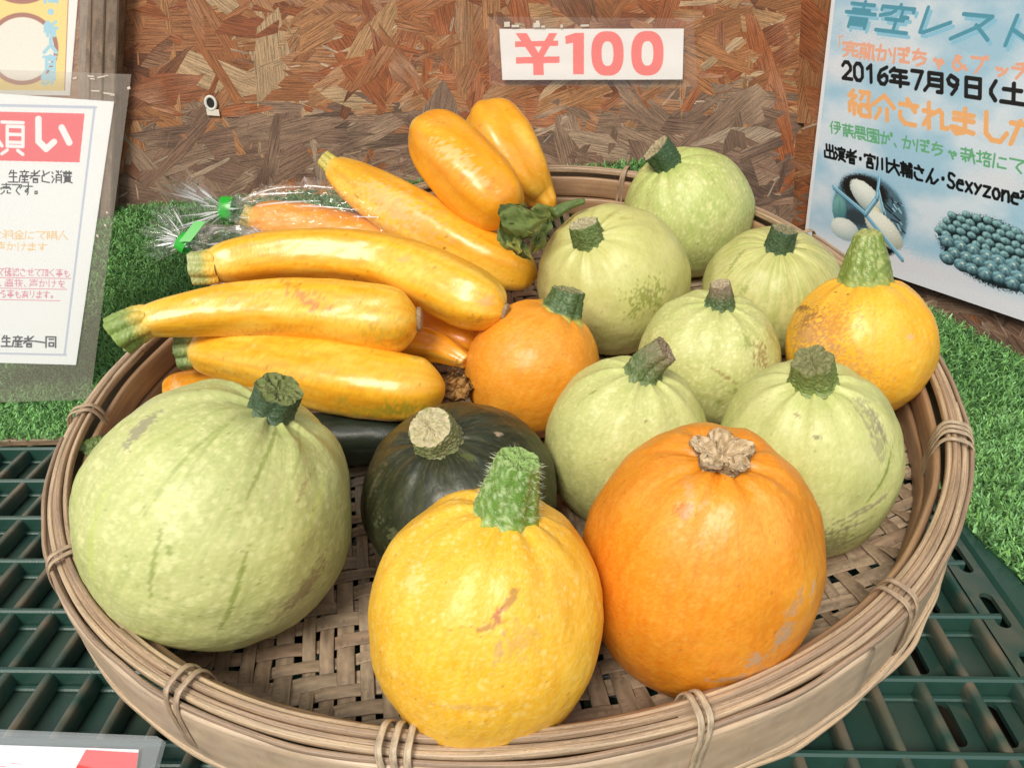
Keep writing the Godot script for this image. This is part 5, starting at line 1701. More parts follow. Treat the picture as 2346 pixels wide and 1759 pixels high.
# ------------------------------------------------------------------ printing: strokes on a ten by ten grid, "xy xy .../xy xy ..."
var glyphs := {
	"青": "11 81/50 54/23 73/04 94/26 29/26 76 79/27 77/28 78", "空": "50 51/02 01 91 92/42 33 04/62 64 84/25 75/55 59/09 99", "レ": "20 28 38 94", "ス": "11 81 64 09/54 98", "ト": "30 39/34 87",
	"「": "90 50 56", "完": "50 51/02 01 91 92/23 73/05 95/35 37 09/65 68 98 97", "熟": "30 31/01 51/13 43 45 15 13/06 56/36 38/51 91 87 97/72 66/60 68 47/09 18/38 39/58 69/88 99", "か": "03 63 58 38/30 19/82 95",
	"ほ": "11 09/31 91/34 94/61 67 47 48 68 98", "ぼ": "11 09/31 71/34 84/61 67 47 48 68 98/80 82/90 92", "ち": "12 82/40 16 54 85 77 39", "ゃ": "25 75 76 57/34 59/55 64", "&": "98 33 41 62 25 27 49 86", "プ": "11 71 64 39/80 90 91 81 80", "ッ": "35 46/55 66/85 77 49", "チ": "81 22/04 94/52 55 29",
	"年": "20 02/21 81/14 84/24 27/07 97/51 59", "月": "20 26 09/20 80 89 69/23 83/26 86", "日": "20 29 89 80 20/24 84", "(": "70 44 46 79", "土": "13 83/50 59/09 99", "紹": "20 02 32 05 35/25 29/06 08/46 48/50 90 86/70 53/55 59 99 95 55", "介": "50 04/50 94/35 36 19/65 69",
	"さ": "12 82/40 74/15 17 39 79", "れ": "20 29/03 33 08/34 62 73 78 98", "ま": "12 82/14 84/50 58 29 07 27 88", "し": "20 27 49 79 96", "た": "02 62/31 09/54 94/55 68 99",
	"伊": "20 04/13 19/40 80 85/33 93/35 85/60 67 49", "藤": "01 91/30 32/60 62/13 19/13 33 39/15 35/17 37/63 66/44 94/46 96/60 49/65 99", "農": "10 14 84 80 10/30 34/60 64/12 82/05 95/05 09/27 87/37 39 59/57 99", "園": "00 09 99 90 00/22 72/50 54/13 83/25 75 77 25/47 38/57 78", "が": "03 53 48 28/30 19/62 75/80 82/90 92", "、": "17 39",
	"栽": "01 61/30 34/04 94/06 66/36 39/18 36/58 70 99/83 57", "培": "02 32/20 27/07 37/60 61/41 91/52 53/82 73/44 94/56 59 89 86 56", "に": "10 09/42 82/36 38 88", "て": "01 91 54 46 79", "出": "50 59/20 24 84 80/05 09 99 95",
	"演": "01 12/04 15/09 26/60 61/32 31 91 92/43 83/44 48 84 44/46 86/64 68/48 39/78 99", "者": "12 72/40 44/04 94/90 06/36 39 79 76 36/37 77", "・": "44 54 55 45 44", "宮": "50 51/02 01 91 92/33 35 65 63 33/26 29 79 76 26", "川": "11 15 09/51 58/90 99", "大": "03 93/50 54 09/54 99",
	"輔": "01 41/20 29/12 15 45 42 12/13 43/07 47/52 92/70 79/54 59/54 94 99/56 96/80 91", "ん": "50 09 35 47 49 69 96", "菊": "01 91/30 32/60 62/23 05/13 93 99 79/35 75/55 59/36 48/66 58",
	"S": "81 50 20 12 24 65 87 69 29 08", "e": "15 85 73 33 15 18 39 79", "x": "13 89/83 19", "y": "13 56/83 29", "z": "13 83 19 89", "o": "33 15 17 39 69 87 85 63 33", "n": "13 19/25 43 73 85 89",
	"0": "30 12 17 39 69 87 82 60 30", "1": "22 50 59", "2": "12 30 60 82 84 19 99", "6": "80 32 15 17 39 69 87 85 64 26", "7": "10 90 49", "9": "84 55 24 12 30 61 82 76 49",
	"願": "01 41/11 17 08/22 42 45 22/23 43/35 39/26 18/45 57/51 91/62 92 97 67 62/64 94/66 96/68 59/88 99", "い": "10 16 38 56/72 96", "生": "30 13/22 82/50 59/15 85/09 99", "産": "50 51/11 91/32 33/72 63/14 94/14 09/35 85/56 59/37 87/29 99", "と": "20 34/81 14 18 89",
	"消": "01 12/04 15/09 26/40 51/60 63/90 81/43 93 99/43 49/45 95/47 97", "費": "01 81 82 12 14 84/30 34/60 64/25 28 78 75 25/26 76/27 77/38 19/68 99", "直": "11 91/50 53/23 28 88 83 23/25 85/26 86/04 09 99", "売": "50 54/11 91/23 83/05 04 94 95/36 37 09/66 68 98", "で": "01 81 54 46 79/72 84/91 93", "す": "02 92/50 55 37 26 44 57 49", "。": "16 36 38 18 16",
	"な": "02 52/30 06/71 93/64 68 47 38 58 89", "料": "10 21/61 42/30 39/04 64/35 08/70 81/73 84/90 99/56 96", "金": "50 04/50 94/24 74/16 86/54 59/09 99/27 38/77 68", "購": "01 07 27 21 01/03 23/05 25/08 09/41 91/43 93/50 54/80 84/45 49/45 95 99/47 97", "入": "40 50 09/54 99", "声": "50 53/01 91/13 83/15 85 87 17/15 09", "け": "10 19/43 93/70 75 59",
	"確": "00 40/20 05/14 19 49 44 14/50 91/60 55/56 99/70 79/54 94/57 97/59 99", "認": "10 20/02 42/14 44/16 36/17 19 39 37/51 91 84/70 54/57 58 89 97", "せ": "03 93/31 38 98/70 75 55", "頂": "01 41/21 28 08/51 91/62 92 97 67 62/64 94/68 59/88 99", "く": "70 14 79", "事": "01 91/50 59 39/23 73/15 85/06 96/17 87", "も": "31 37 49 79 96/13 63/15 65", "接": "02 42/20 29/06 45/50 51/42 92/63 64/45 95/56 89/76 49", "を": "12 82/40 25 54 57/84 46 48 89", "る": "21 71 04 65 87 69 49 57", "有": "02 92/50 09/34 39/34 84 89/36 86/37 87", "り": "20 25/70 75 49", "一": "04 95", "同": "09 00 90 99/32 72/35 38 78 75 35", "百": "01 91/50 23/23 29 89 83 23/26 86", "人": "50 54 09/54 99", "新": "20 21/02 42/11 14/31 34/04 44/06 46/25 29/80 52 59/54 94/75 79", "鮮": "20 04/13 43 46 06 03/23 26/08 19/48 39/60 61/90 81/52 92/54 94/56 96/72 79"}


func sheet_map(n: Vector3, p: Vector3, bl: Vector2, br: Vector2, tl: Vector2, sx0: float, sx1: float, sy0: float, sy1: float, w: int, h: int) -> Dictionary:
	# corners in pixels of the photograph; the sheet runs from sx0 to sx1 (and sy0 to sy1) of those edges
	var o := hit(bl.x, bl.y, n, p)
	var ex := hit(br.x, br.y, n, p) - o
	var ey := hit(tl.x, tl.y, n, p) - o
	return {"o": o + ex * sx0 + ey * sy0, "ex": ex * (sx1 - sx0), "ey": ey * (sy1 - sy0), "n": n, "p": p, "w": w, "h": h}


func tex_at(m: Dictionary, u: float, v: float) -> Vector2:
	var q: Vector3 = hit(u, v, m.n, m.p) - m.o
	var ex: Vector3 = m.ex
	var ey: Vector3 = m.ey
	var a := ex.dot(ex)
	var b := ex.dot(ey)
	var d := ey.dot(ey)
	var r := q.dot(ex)
	var s := q.dot(ey)
	var det := a * d - b * b
	return Vector2((r * d - s * b) / det * m.w, (1.0 - (s * a - r * b) / det) * m.h)


func stroke(im: Image, a: Vector2, b: Vector2, w: float, col: Color) -> void:
	var r := w * 0.5 + 1.0
	var x0 := maxi(int(minf(a.x, b.x) - r), 0)
	var x1 := mini(int(maxf(a.x, b.x) + r) + 1, im.get_width() - 1)
	var y0 := maxi(int(minf(a.y, b.y) - r), 0)
	var y1 := mini(int(maxf(a.y, b.y) + r) + 1, im.get_height() - 1)
	var d := b - a
	var l := maxf(d.length_squared(), 0.0001)
	for y in range(y0, y1 + 1):
		for x in range(x0, x1 + 1):
			var q := Vector2(x + 0.5, y + 0.5) - a
			var t := clampf(q.dot(d) / l, 0.0, 1.0)
			var e := w * 0.5 - (q - d * t).length() + 0.5
			if e > 0:
				var c := im.get_pixel(x, y)
				im.set_pixel(x, y, c.lerp(Color(col, 1), minf(e, 1.0) * col.a))


func text(im: Image, m: Dictionary, s: String, u0: float, v0: float, u1: float, v1: float, high: float, weight: float, col: Color, shift := Vector2.ZERO, slant := 0.0) -> void:
	var a := tex_at(m, u0, v0)
	var b := tex_at(m, u1, v1)
	var mid := Vector2((u0 + u1) * 0.5, (v0 + v1) * 0.5)
	var up := tex_at(m, mid.x, mid.y - high) - tex_at(m, mid.x, mid.y)
	var units := 0.0
	for ch in s:
		units += 0.62 if ch in "Sexyzone012679(・「、" else 1.0
	var ax := (b - a) / units
	var at := a
	var scale := up.length() / 9.0
	for ch in s:
		var wd := 0.62 if ch in "Sexyzone012679(・「、" else 1.0
		if glyphs.has(ch):
			for st in (glyphs[ch] as String).split("/"):
				var prev := Vector2.INF
				for tok in st.split(" "):
					var g := Vector2(tok.substr(0, 1).to_int(), tok.substr(1, 1).to_int())
					var p := at + ax * (wd * (0.07 + 0.86 * g.x / 9.0)) + up * (1.0 - g.y / 9.0) + ax * slant * (1.0 - g.y / 9.0) + shift
					if prev != Vector2.INF:
						stroke(im, prev, p, weight * scale, col)
					prev = p
		at += ax * wd


func blot(im: Image, c: Vector2, ax: Vector2, ay: Vector2, col: Color, soft: float, grain := 0.0) -> void:
	var r := ax.length() + ay.length()
	var det := ax.x * ay.y - ax.y * ay.x
	for y in range(maxi(int(c.y - r), 0), mini(int(c.y + r) + 1, im.get_height())):
		for x in range(maxi(int(c.x - r), 0), mini(int(c.x + r) + 1, im.get_width())):
			var q := Vector2(x + 0.5, y + 0.5) - c
			var s := Vector2((q.x * ay.y - q.y * ay.x) / det, (ax.x * q.y - ax.y * q.x) / det).length()
			if grain > 0:
				s += grain * n_fine.get_noise_2d(x * 0.006, y * 0.006)
			var e := 1.0 - smoothstep(1.0 - soft, 1.0, s)
			if e > 0:
				im.set_pixel(x, y, im.get_pixel(x, y).lerp(Color(col, 1), e * col.a))


# one vegetable of a printed photograph
func printed(im: Image, c: Vector2, ax: Vector2, ay: Vector2, dark: Color, light: Color, ribs: float, sd: float) -> void:
	var r := ax.length() + ay.length()
	var det := ax.x * ay.y - ax.y * ay.x
	for y in range(maxi(int(c.y - r), 0), mini(int(c.y + r) + 1, im.get_height())):
		for x in range(maxi(int(c.x - r), 0), mini(int(c.x + r) + 1, im.get_width())):
			var q := Vector2(x + 0.5, y + 0.5) - c
			var s := Vector2((q.x * ay.y - q.y * ay.x) / det, (ax.x * q.y - ax.y * q.x) / det)
			var l := s.length() + 0.06 * n_mid.get_noise_2d(x * 0.02 + sd, y * 0.02)
			if l >= 1.0:
				continue
			var z := sqrt(1.0 - minf(l * l, 1.0))
			var f := clampf(0.15 - 0.55 * s.y + 0.62 * z - 0.25 * s.x, 0.0, 1.0)
			if ribs > 0:
				f *= 0.62 + 0.38 * absf(sin(ribs * atan2(s.x, s.y + 0.75)))
			f += 0.22 * n_fine.get_noise_2d(x * 0.012 + sd, y * 0.012) + 0.12 * n_mid.get_noise_2d(x * 0.03 + sd, y * 0.03)
			var e := 1.0 - smoothstep(0.90, 1.0, l)
			im.set_pixel(x, y, im.get_pixel(x, y).lerp(mixc(dark, light, f), e))


func poly_fill(im: Image, pts: PackedVector2Array, col: Color) -> void:
	var lo := pts[0]
	var hi := pts[0]
	for p in pts:
		lo = lo.min(p)
		hi = hi.max(p)
	for y in range(maxi(int(lo.y), 0), mini(int(hi.y) + 1, im.get_height())):
		for x in range(maxi(int(lo.x), 0), mini(int(hi.x) + 1, im.get_width())):
			if Geometry2D.is_point_in_polygon(Vector2(x + 0.5, y + 0.5), pts):
				im.set_pixel(x, y, im.get_pixel(x, y).lerp(Color(col, 1), col.a))


func quad_px(m: Dictionary, pts: Array) -> PackedVector2Array:
	var r := PackedVector2Array()
	for p in pts:
		r.append(tex_at(m, p[0], p[1]))
	return r


func speckle(im: Image, amt: float) -> void:
	for y in im.get_height():
		for x in im.get_width():
			var c := im.get_pixel(x, y)
			var f := 1.0 + amt * (n_fine.get_noise_2d(x * 0.012, y * 0.012) + rng.randf_range(-0.5, 0.5))
			im.set_pixel(x, y, Color(c.r * f, c.g * f, c.b * f))


func sheet(called: String, m: Dictionary, im: Image, thick: float, rough: float, parent: Node3D, curl := 0.0) -> MeshInstance3D:
	var mt := mat(rough, false)
	var o: Vector3 = m.o
	var ex: Vector3 = m.ex
	var ey: Vector3 = m.ey
	var n: Vector3 = m.n
	if im:
		mt.albedo_texture = ImageTexture.create_from_image(im)
	mt.texture_repeat = false
	var p := PackedVector3Array()
	var uv := PackedVector2Array()
	var k := 12
	for j in k + 1:
		for i in k + 1:
			var s := float(i) / k
			var t := float(j) / k
			p.append(o + ex * s + ey * (1.0 - t) + n * (curl * (n_low.get_noise_2d(s * 0.8 + o.x * 9.0, t * 0.8))))
			uv.append(Vector2(s, t))
	var ob := obj(called, grid(k, k, p, PackedColorArray(), uv, false, o - n), mt, parent)
	if thick > 0:
		var b := Soup.new()
		var d := -n * thick
		var lift := -n * 0.0001
		var c := [o, o + ex, o + ex + ey, o + ey]
		for e in 4:
			var a: Vector3 = c[e] + lift
			var z: Vector3 = c[(e + 1) % 4] + lift
			b.quad(a, z, z + d, a + d, ((a + z) * 0.5 - (o + ex * 0.5 + ey * 0.5)))
		b.quad(c[0] + d, c[1] + d, c[2] + d, c[3] + d, -n)
		var back := mat(0.6, false)
		back.albedo_color = Color(0.86, 0.85, 0.82)
		obj("backing_card", b.mesh(), back, parent)
	return ob


func pane(called: String, n: Vector3, p: Vector3, corners: Array, mt: Material, parent: Node3D, thick := 0.0006) -> MeshInstance3D:
	var s := Soup.new()
	var c := []
	for q in corners:
		c.append(hit(q[0], q[1], n, p))
	s.quad(c[0], c[1], c[2], c[3], n)
	if thick > 0.001:
		var d := -n * thick
		s.quad(c[0] + d, c[1] + d, c[2] + d, c[3] + d, -n)
		for e in 4:
			s.quad(c[e], c[(e + 1) % 4], c[(e + 1) % 4] + d, c[e] + d, c[e] - c[(e + 2) % 4])
	return obj(called, s.mesh(), mt, parent)


func ring_fill(im: Image, m: Dictionary, u: float, v: float, ru: float, rv: float, iu: float, iv: float, col: Color, pw: float) -> void:
	var c := tex_at(m, u, v)
	var ax := tex_at(m, u + 10, v) - c
	var ay := tex_at(m, u, v + 10) - c
	var sx := ax.x / 10.0
	var sy := ay.y / 10.0
	for y in range(int(c.y - rv * sy) - 2, int(c.y + rv * sy) + 3):
		for x in range(int(c.x - ru * sx) - 2, int(c.x + ru * sx) + 3):
			if x < 0 or y < 0 or x >= im.get_width() or y >= im.get_height():
				continue
			var dx := absf(x + 0.5 - c.x) / sx
			var dy := absf(y + 0.5 - c.y) / sy
			var a := pow(dx / ru, pw) + pow(dy / rv, pw)
			var b := pow(dx / iu, pw) + pow(dy / iv, pw)
			if a <= 1.0 and b >= 1.0:
				im.set_pixel(x, y, col)


func paper_image(w: int, h: int, col: Color) -> Image:
	var im := Image.create(w, h, false, Image.FORMAT_RGB8)
	im.fill(col)
	return im


func build_papers() -> void:
	# ---- price card
	var n := wall_n
	var p := wall_p + wall_n * 0.0065
	var m := sheet_map(n, p, Vector2(1151, 183), Vector2(1564, 182), Vector2(1144, 66), 0, 1, 0, 1, 840, 240)
	var im := paper_image(840, 240, Color(0.91, 0.89, 0.87))
	var red := Color(0.93, 0.47, 0.45)
	var t := thing("price_card", "white laminated price card reading 100 yen in red on the back board", "price card", m.o)
	poly_fill(im, quad_px(m, [[1181, 76], [1207, 76], [1233, 120], [1258, 76], [1277, 76], [1244, 133], [1221, 133]]), red)
	poly_fill(im, quad_px(m, [[1180, 95], [1279, 93], [1279, 105], [1180, 108]]), red)
	poly_fill(im, quad_px(m, [[1182, 131], [1282, 129], [1282, 144], [1182, 146]]), red)
	poly_fill(im, quad_px(m, [[1221, 128], [1245, 128], [1246, 172], [1222, 172]]), red)
	poly_fill(im, quad_px(m, [[1228, 108], [1240, 108], [1234, 121]]), Color(0.91, 0.89, 0.87))
	poly_fill(im, quad_px(m, [[1295, 83], [1318, 75], [1338, 75], [1338, 170], [1313, 170], [1313, 98], [1296, 101]]), red)
	ring_fill(im, m, 1392, 123, 37, 51, 13.5, 28, red, 2.5)
	ring_fill(im, m, 1483.5, 122.5, 37, 51, 13.5, 28, red, 2.5)
	speckle(im, 0.05)
	sheet("printed_card", m, im, 0.0006, 0.45, t, 0.0006)
	pane("laminate", n, p + n * 0.0012, [[1122, 196], [1598, 200], [1590, 42], [1116, 38]], M.clear, t)
	var bits := Soup.new()
	for q in [[1155, 56, 12, 10], [1172, 60, 16, 5], [1222, 58, 14, 9], [1228, 52, 7, 8], [1284, 60, 5, 6], [1330, 59, 18, 4], [1240, 61, 8, 4]]:
		var a := hit(q[0], q[1], n, p + n * 0.0018)
		bar(bits, a, a + Vector3.RIGHT * (q[2] * 0.00046), Vector3.UP, n, q[3] * 0.00046, 0.0005, 0.0001)
	obj("torn_tape", bits.mesh(), M.torn, t)

	# ---- notice in a sleeve, standing at the left
	var foot := hit(204, 915, Vector3.UP, Vector3(0, 0.006, 0))
	var sn := Vector3(0.10, sin(deg_to_rad(8)), 1.0).normalized()
	t = thing("notice_sleeve", "white Japanese notice with red heading in a clear sleeve at the left edge", "notice", foot)
	pane("sleeve_back", sn, foot - sn * 0.0012, [[-260, 930], [206, 915], [300, 170], [-260, 150]], M.sleeve, t)
	m = sheet_map(sn, foot, Vector2(0, 831), Vector2(173, 836), Vector2(68, 219), -1.0, 1.0, 0, 1.0, 560, 960)
	im = paper_image(560, 960, Color(0.91, 0.91, 0.90))
	var grey := Color(0.74, 0.76, 0.81)
	red = Color(0.90, 0.45, 0.46)
	var ink := Color(0.25, 0.25, 0.26)
	for e in [[[-150, 238], [219, 246], 9], [[216, 246], [147, 812], 8], [[-150, 806], [150, 813], 8]]:
		stroke(im, tex_at(m, e[0][0], e[0][1]), tex_at(m, e[1][0], e[1][1]), e[2], grey)
	poly_fill(im, quad_px(m, [[-170, 252], [193, 260], [181, 372], [-170, 364]]), red)
	var wt := Color(0.93, 0.92, 0.91)
	text(im, m, "願", -66, 350, 60, 354, 82, 0.85, wt)
	text(im, m, "い", 72, 348, 164, 352, 76, 1.75, wt)
	text(im, m, "生産者と消費", 16, 417, 166, 419, 27, 0.95, ink)
	text(im, m, "直売です。", -26, 444, 100, 447, 25, 0.95, ink)
	text(im, m, "な料金にて購入", -22, 546, 156, 549, 19, 1.1, Color(0.90, 0.74, 0.50, 0.85))
	text(im, m, "声かけます", -12, 572, 108, 575, 18, 1.1, Color(0.90, 0.74, 0.50, 0.85))
	var pk := Color(0.82, 0.52, 0.58, 0.9)
	text(im, m, "て確認させて頂く事も", -8, 631, 160, 634, 17, 0.95, pk)
	text(im, m, "、直接、声かけを", -4, 655, 150, 659, 17, 0.95, pk)
	text(im, m, "る事も有ります。", -2, 681, 130, 684, 17, 0.95, pk)
	for e in [[-60, 635, 162, 638], [-60, 659, 152, 663], [-60, 685, 136, 689]]:
		stroke(im, tex_at(m, e[0], e[1]), tex_at(m, e[2], e[3]), 2.2, Color(0.82, 0.42, 0.50))
	text(im, m, "生産者一同", 0, 793, 128, 796, 24, 1.35, Color(0.36, 0.36, 0.37))
	speckle(im, 0.07)
	sheet("printed_notice", m, im, 0.0003, 0.6, t, 0.0)
	pane("sleeve_front", sn, foot + sn * 0.0014, [[-260, 930], [206, 915], [300, 170], [-260, 150]], M.clear, t)
	var gl := Soup.new()
	for q in [[200, 174, 12, 3], [205, 180, 9, 2.5], [222, 178, 16, 2.5], [236, 175, 10, 2], [208, 208, 16, 2.5], [236, 213, 16, 3], [252, 217, 8, 4], [166, 180, 8, 3], [291, 203, 6, 5], [242, 487, 4, 4], [238, 516, 4, 5], [220, 540, 4, 6]]:
		var a := hit(q[0], q[1], sn, foot + sn * 0.0022)
		bar(gl, a, a + Vector3(1, rng.randf_range(-0.2, 0.4), 0) * (q[2] * 0.00036), Vector3.UP, sn, q[3] * 0.00036, 0.0003, 0.0001)
	obj("torn_tape", gl.mesh(), M.torn, t)

	# ---- yellow sheet behind it, cut by the frame
	var bp := foot - sn * 0.008
	t = thing("yellow_sheet", "yellow printed sheet in a clear sleeve, partly behind the white notice", "printed sheet", hit(100, 210, sn, bp))
	pane("sleeve_back", sn, bp - sn * 0.001, [[-260, 236], [190, 236], [204, -60], [-260, -60]], M.sleeve, t)
	m = sheet_map(sn, bp, Vector2(0, 217), Vector2(159, 219), Vector2(14, -40), -1.0, 1.0, 0, 1.0, 420, 360)
	im = paper_image(420, 360, Color(0.92, 0.91, 0.88))
	poly_fill(im, quad_px(m, [[-160, 204], [147, 208], [158, -42], [-160, -42]]), Color(0.93, 0.83, 0.52))
	stroke(im, tex_at(m, 147, 207), tex_at(m, 157, -42), 3, Color(0.72, 0.50, 0.42))
	var dc := tex_at(m, 50, 113)
	blot(im, dc, tex_at(m, 134, 113) - dc, tex_at(m, 50, 196) - dc, Color(0.66, 0.44, 0.38), 0.03)
	blot(im, dc, tex_at(m, 124, 113) - dc, tex_at(m, 50, 186) - dc, Color(0.91, 0.89, 0.83), 0.03)
	dc = tex_at(m, 50, -60)
	blot(im, dc, tex_at(m, 134, -60) - dc, tex_at(m, 50, 10) - dc, Color(0.66, 0.44, 0.38), 0.03)
	var bl := Color(0.63, 0.80, 0.86)
	text(im, m, "・", 98, 42, 132, 42, 30, 3.0, bl)
	text(im, m, "新", 100, 82, 132, 82, 32, 2.0, bl)
	text(im, m, "人", 98, 120, 130, 120, 32, 2.2, bl)
	text(im, m, "百", 97, 157, 129, 157, 30, 2.0, bl)
	text(im, m, "鮮", 94, 192, 127, 192, 30, 1.8, bl)
	text(im, m, "同", 100, 6, 132, 6, 30, 2.0, bl)
	speckle(im, 0.06)
	sheet("printed_page", m, im, 0.0003, 0.6, t, 0.0)
	pane("sleeve_front", sn, bp + sn * 0.0012, [[-260, 236], [190, 236], [204, -60], [-260, -60]], M.clear, t)

	# ---- card holder lying on the crate at the bottom left
	var cn := Vector3(-0.05, 1, 0.35).normalized()
	var cp := hit(200, 1745, Vector3.UP, Vector3(0, 0.014, 0))
	t = thing("card_holder", "clear plastic card holder with a red and white card on the crate, lower left", "card holder", cp)
	pane("case", cn, cp + cn * 0.002, [[-200, 1662], [358, 1686], [371, 1694], [345, 1790]], M.case, t, 0.004)
	m = sheet_map(cn, cp, Vector2(0, 1765), Vector2(309, 1776), Vector2(14, 1707), -0.8, 1.0, 0.0, 1.0, 480, 130)
	im = paper_image(480, 130, Color(0.92, 0.92, 0.92))
	poly_fill(im, quad_px(m, [[164, 1774], [312, 1780], [332, 1725], [196, 1717]]), Color(0.93, 0.22, 0.22))
	stroke(im, tex_at(m, 26, 1749), tex_at(m, 48, 1750), 3, Color(0.80, 0.25, 0.35))
	stroke(im, tex_at(m, -10, 1755), tex_at(m, 12, 1756), 3, Color(0.80, 0.25, 0.35))
	stroke(im, tex_at(m, 14, 1718), tex_at(m, 22, 1716), 2, Color(0.6, 0.6, 0.65))
	sheet("printed_card", m, im, 0.0004, 0.5, t)


# ------------------------------------------------------------------ the blue poster on the side wall
func build_poster() -> void:
	var n := side_n
	var p := side_p + side_n * 0.014
	var m := sheet_map(n, p, Vector2(1841, 563), Vector2(2346, 735), Vector2(1909, -30), 0, 1.35, 0, 1.12, 1000, 860)
	var t := thing("poster", "light blue Japanese poster with two oval vegetable photos on the side wall", "poster", m.o)
	var W := 1000
	var H := 860
	var im := Image.create(W, H, false, Image.FORMAT_RGB8)
	var cl := FastNoiseLite.new()
	set_noise(cl, 31, 0.0042, 4)
	for y in H:
		for x in W:
			var f := clampf(0.45 + cl.get_noise_2d(x * 0.8, y * 1.3) * 1.5, 0.0, 1.0)
			f = maxf(f * 0.75, smoothstep(0.86, 0.97, float(y) / H))
			im.set_pixel(x, y, Color(0.65, 0.79, 0.87).lerp(Color(0.90, 0.91, 0.93), f))
	# clouds of the print where the photograph has them
	for q in [[2010, 105, 120, 50], [2230, 290, 90, 30], [2300, 420, 130, 40], [1930, 160, 60, 40], [2150, 620, 200, 34], [2060, 590, 60, 40]]:
		var c := tex_at(m, q[0], q[1])
		blot(im, c, tex_at(m, q[0] + q[2], q[1] + q[2] * 0.25) - c, tex_at(m, q[0], q[1] + q[3]) - c, Color(0.88, 0.88, 0.90, 0.85), 0.8, 0.5)
	poly_fill(im, PackedVector2Array([Vector2(0, 0), Vector2(13, 0), Vector2(13, H), Vector2(0, H)]), Color(0.90, 0.90, 0.91))
	var teal := Color(0.33, 0.60, 0.69)
	var sh := Color(0.56, 0.77, 0.87)
	for k in 2:
		text(im, m, "青空レスト", 1925, 58, 2372, 112, 66, 1.3, sh if k == 0 else teal, Vector2(9, 9) if k == 0 else Vector2.ZERO, 0.25)
	var pink := Color(0.93, 0.68, 0.57)
	text(im, m, "「", 1912, 118, 1934, 120, 36, 0.8, pink)
	text(im, m, "完熟かぼちゃ&プッチ", 1931, 128, 2368, 184, 38, 1.7, pink)
	text(im, m, "2016年7月9日(土", 1928, 178, 2350, 240, 41, 2.1, Color(0.08, 0.08, 0.09))
	text(im, m, "紹介されました", 1944, 258, 2386, 342, 58, 1.8, Color(0.95, 0.70, 0.47))
	text(im, m, "伊藤農園が、かぼちゃ栽培にて出", 1902, 304, 2392, 408, 30, 1.35, Color(0.42, 0.68, 0.50))
	text(im, m, "出演者・宮川大輔さん・Sexyzone菊", 1889, 358, 2374, 478, 32, 1.75, Color(0.05, 0.06, 0.07))
	# oval photograph of white squash on the vine
	var q0 := tex_at(m, 1992, 487)
	var qx := tex_at(m, 2088, 517) - q0
	var qy := tex_at(m, 1987, 577) - q0
	var in_ := func(x: float, y: float) -> Vector2: return q0 + qx * x + qy * y
	blot(im, q0, qx * 1.06, qy * 1.06, Color(0.50, 0.70, 0.82), 0.3)
	blot(im, q0, qx * 0.95, qy * 0.95, Color(0.33, 0.45, 0.50), 0.12, 0.03)
	blot(im, in_.call(-0.15, -0.50), qx * 0.66, qy * 0.42, Color(0.13, 0.12, 0.12), 0.25, 0.10)
	blot(im, in_.call(0.28, 0.72), qx * 0.46, qy * 0.26, Color(0.11, 0.11, 0.12), 0.3, 0.10)
	blot(im, in_.call(-0.30, 0.22), qx * 0.5, qy * 0.26, Color(0.22, 0.27, 0.29), 0.5, 0.3)
	for k in 26:
		var a := Vector2(rng.randf_range(0.25, 0.85), rng.randf_range(-0.55, 0.3))
		var e := a + Vector2(rng.randf_range(0.05, 0.22), rng.randf_range(0.0, 0.16))
		if a.length() < 0.9 and e.length() < 0.95:
			stroke(im, in_.call(a.x, a.y), in_.call(e.x, e.y), rng.randf_range(2.0, 5.0), Color(0.62, 0.78, 0.84) if k % 2 else Color(0.14, 0.17, 0.20))
	printed(im, in_.call(-0.76, 0.12), qx * 0.2, qy * 0.40, Color(0.25, 0.45, 0.48), Color(0.50, 0.70, 0.68), 2.0, 1.0)
	printed(im, in_.call(-0.60, 0.62), qx * 0.40, qy * 0.30, Color(0.62, 0.70, 0.70), Color(0.93, 0.94, 0.90), 0.0, 2.0)
	printed(im, in_.call(-0.08, -0.36), qx * 0.46 + qy * 0.20, qy * 0.34, Color(0.62, 0.68, 0.66), Color(0.95, 0.96, 0.92), 0.0, 3.0)
	printed(im, in_.call(0.13, -0.02), qx * 0.18, qy * 0.18, Color(0.66, 0.64, 0.48), Color(0.93, 0.92, 0.78), 0.0, 4.0)
	printed(im, in_.call(0.37, 0.31), qx * 0.50 + qy * 0.20, qy * 0.38, Color(0.64, 0.66, 0.60), Color(0.96, 0.96, 0.90), 0.0, 5.0)
	for e in [[-0.95, -0.38, -0.1, 0.05, 10.0], [-0.1, 0.05, 0.85, 0.86, 11.0], [-0.1, 0.05, 0.16, -0.42, 12.0], [0.16, -0.42, 0.2, -0.92, 10.0], [0.2, -0.6, 0.34, -0.14, 8.0]]:
		stroke(im, in_.call(e[0] + 0.02, e[1] + 0.05), in_.call(e[2] + 0.02, e[3] + 0.05), e[4] * 0.8, Color(0.20, 0.34, 0.42, 0.7))
		stroke(im, in_.call(e[0], e[1]), in_.call(e[2], e[3]), e[4], Color(0.47, 0.69, 0.80))
		stroke(im, in_.call(e[0] + 0.01, e[1] - 0.03), in_.call(e[2] + 0.01, e[3] - 0.03), e[4] * 0.35, Color(0.68, 0.84, 0.90))
	# heap of green kabocha
	var k0 := tex_at(m, 2262, 575)
	var kx := tex_at(m, 2362, 611) - k0
	var ky := tex_at(m, 2258, 645) - k0
	var kn := func(x: float, y: float) -> Vector2: return k0 + kx * x + ky * y
	blot(im, k0 + kx * 0.1, kx * 1.5, ky * 1.22, Color(0.50, 0.70, 0.77), 0.4, 0.1)
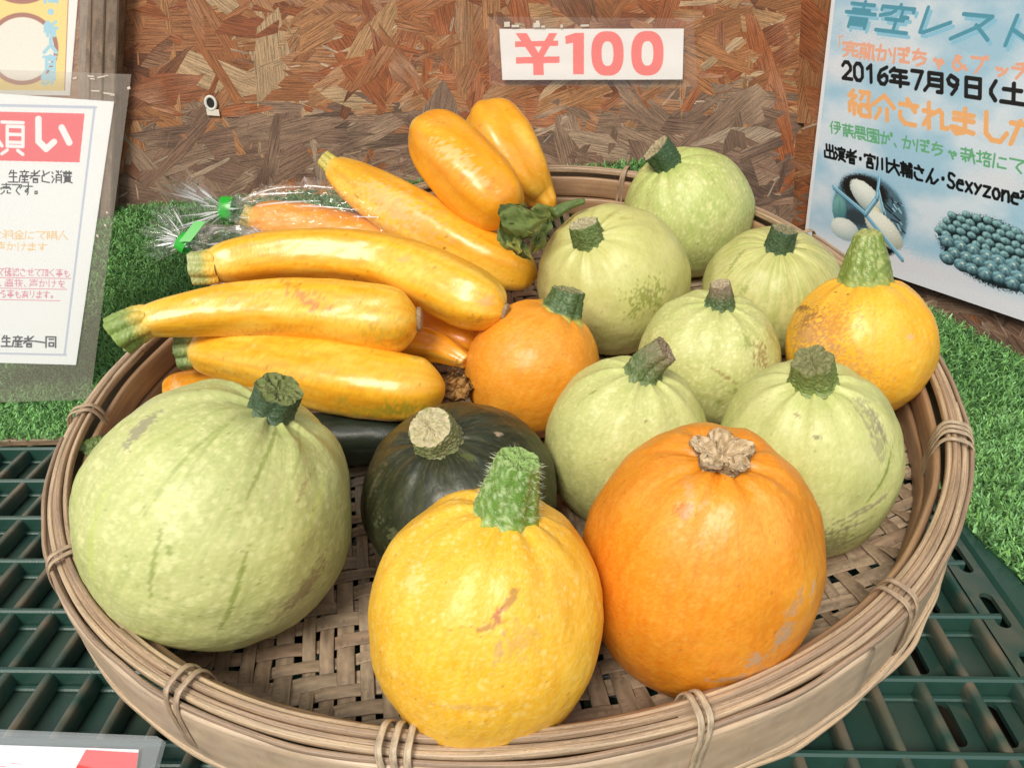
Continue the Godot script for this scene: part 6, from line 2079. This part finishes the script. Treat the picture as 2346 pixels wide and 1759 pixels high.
	blot(im, k0 + kx * 0.1, kx * 1.38, ky * 1.12, Color(0.10, 0.13, 0.14), 0.12, 0.10)
	var dk := Color(0.10, 0.19, 0.21)
	var lt := Color(0.66, 0.84, 0.85)
	for row in 5:
		var y := -1.0 + 0.215 * row
		for col in 14:
			var x := -1.45 + 0.235 * col + (0.11 if row % 2 else 0.0) + rng.randf_range(-0.03, 0.03)
			if Vector2((x - 0.1) / 1.38, y / 1.15).length() > 1.0:
				continue
			printed(im, kn.call(x, y + rng.randf_range(0.03, 0.09)), kx * rng.randf_range(0.115, 0.135), ky * rng.randf_range(0.12, 0.15), dk, lt, 2.0, x * 9.0 + row)
	for row in 3:
		for col in 9:
			var x := -0.95 + 0.32 * col + 0.15 * (row % 2) + rng.randf_range(-0.04, 0.04)
			var y := 0.16 + 0.29 * row + rng.randf_range(-0.03, 0.03)
			if Vector2((x - 0.1) / 1.42, y / 1.12).length() > 1.0:
				continue
			var c: Vector2 = kn.call(x, y)
			printed(im, c, kx * rng.randf_range(0.18, 0.22), ky * rng.randf_range(0.21, 0.26), Color(0.09, 0.15, 0.17), Color(0.60, 0.80, 0.84), 4.0, x * 7.0 + row * 3.0)
			blot(im, c - ky * 0.08 + kx * rng.randf_range(-0.03, 0.03), kx * 0.05, ky * 0.045, Color(0.86, 0.89, 0.80), 0.5)
	speckle(im, 0.05)
	sheet("printed_poster", m, im, 0.0, 0.42, t, 0.0)
	var b := Soup.new()
	var o: Vector3 = m.o
	var ex: Vector3 = m.ex
	var ey: Vector3 = m.ey
	var c := [o, o + ex, o + ex + ey, o + ey]
	var d := -n * 0.005
	var l := -n * 0.0004
	for e in 4:
		b.quad(c[e] + l, c[(e + 1) % 4] + l, c[(e + 1) % 4] + d, c[e] + d, (c[e] + c[(e + 1) % 4]) * 0.5 - (o + ex * 0.5 + ey * 0.5))
	b.quad(c[0] + d, c[1] + d, c[2] + d, c[3] + d, -n)
	b.quad(c[0] + l, c[1] + l, c[2] + l, c[3] + l, n)
	obj("mount_board", b.mesh(), M.black, t)
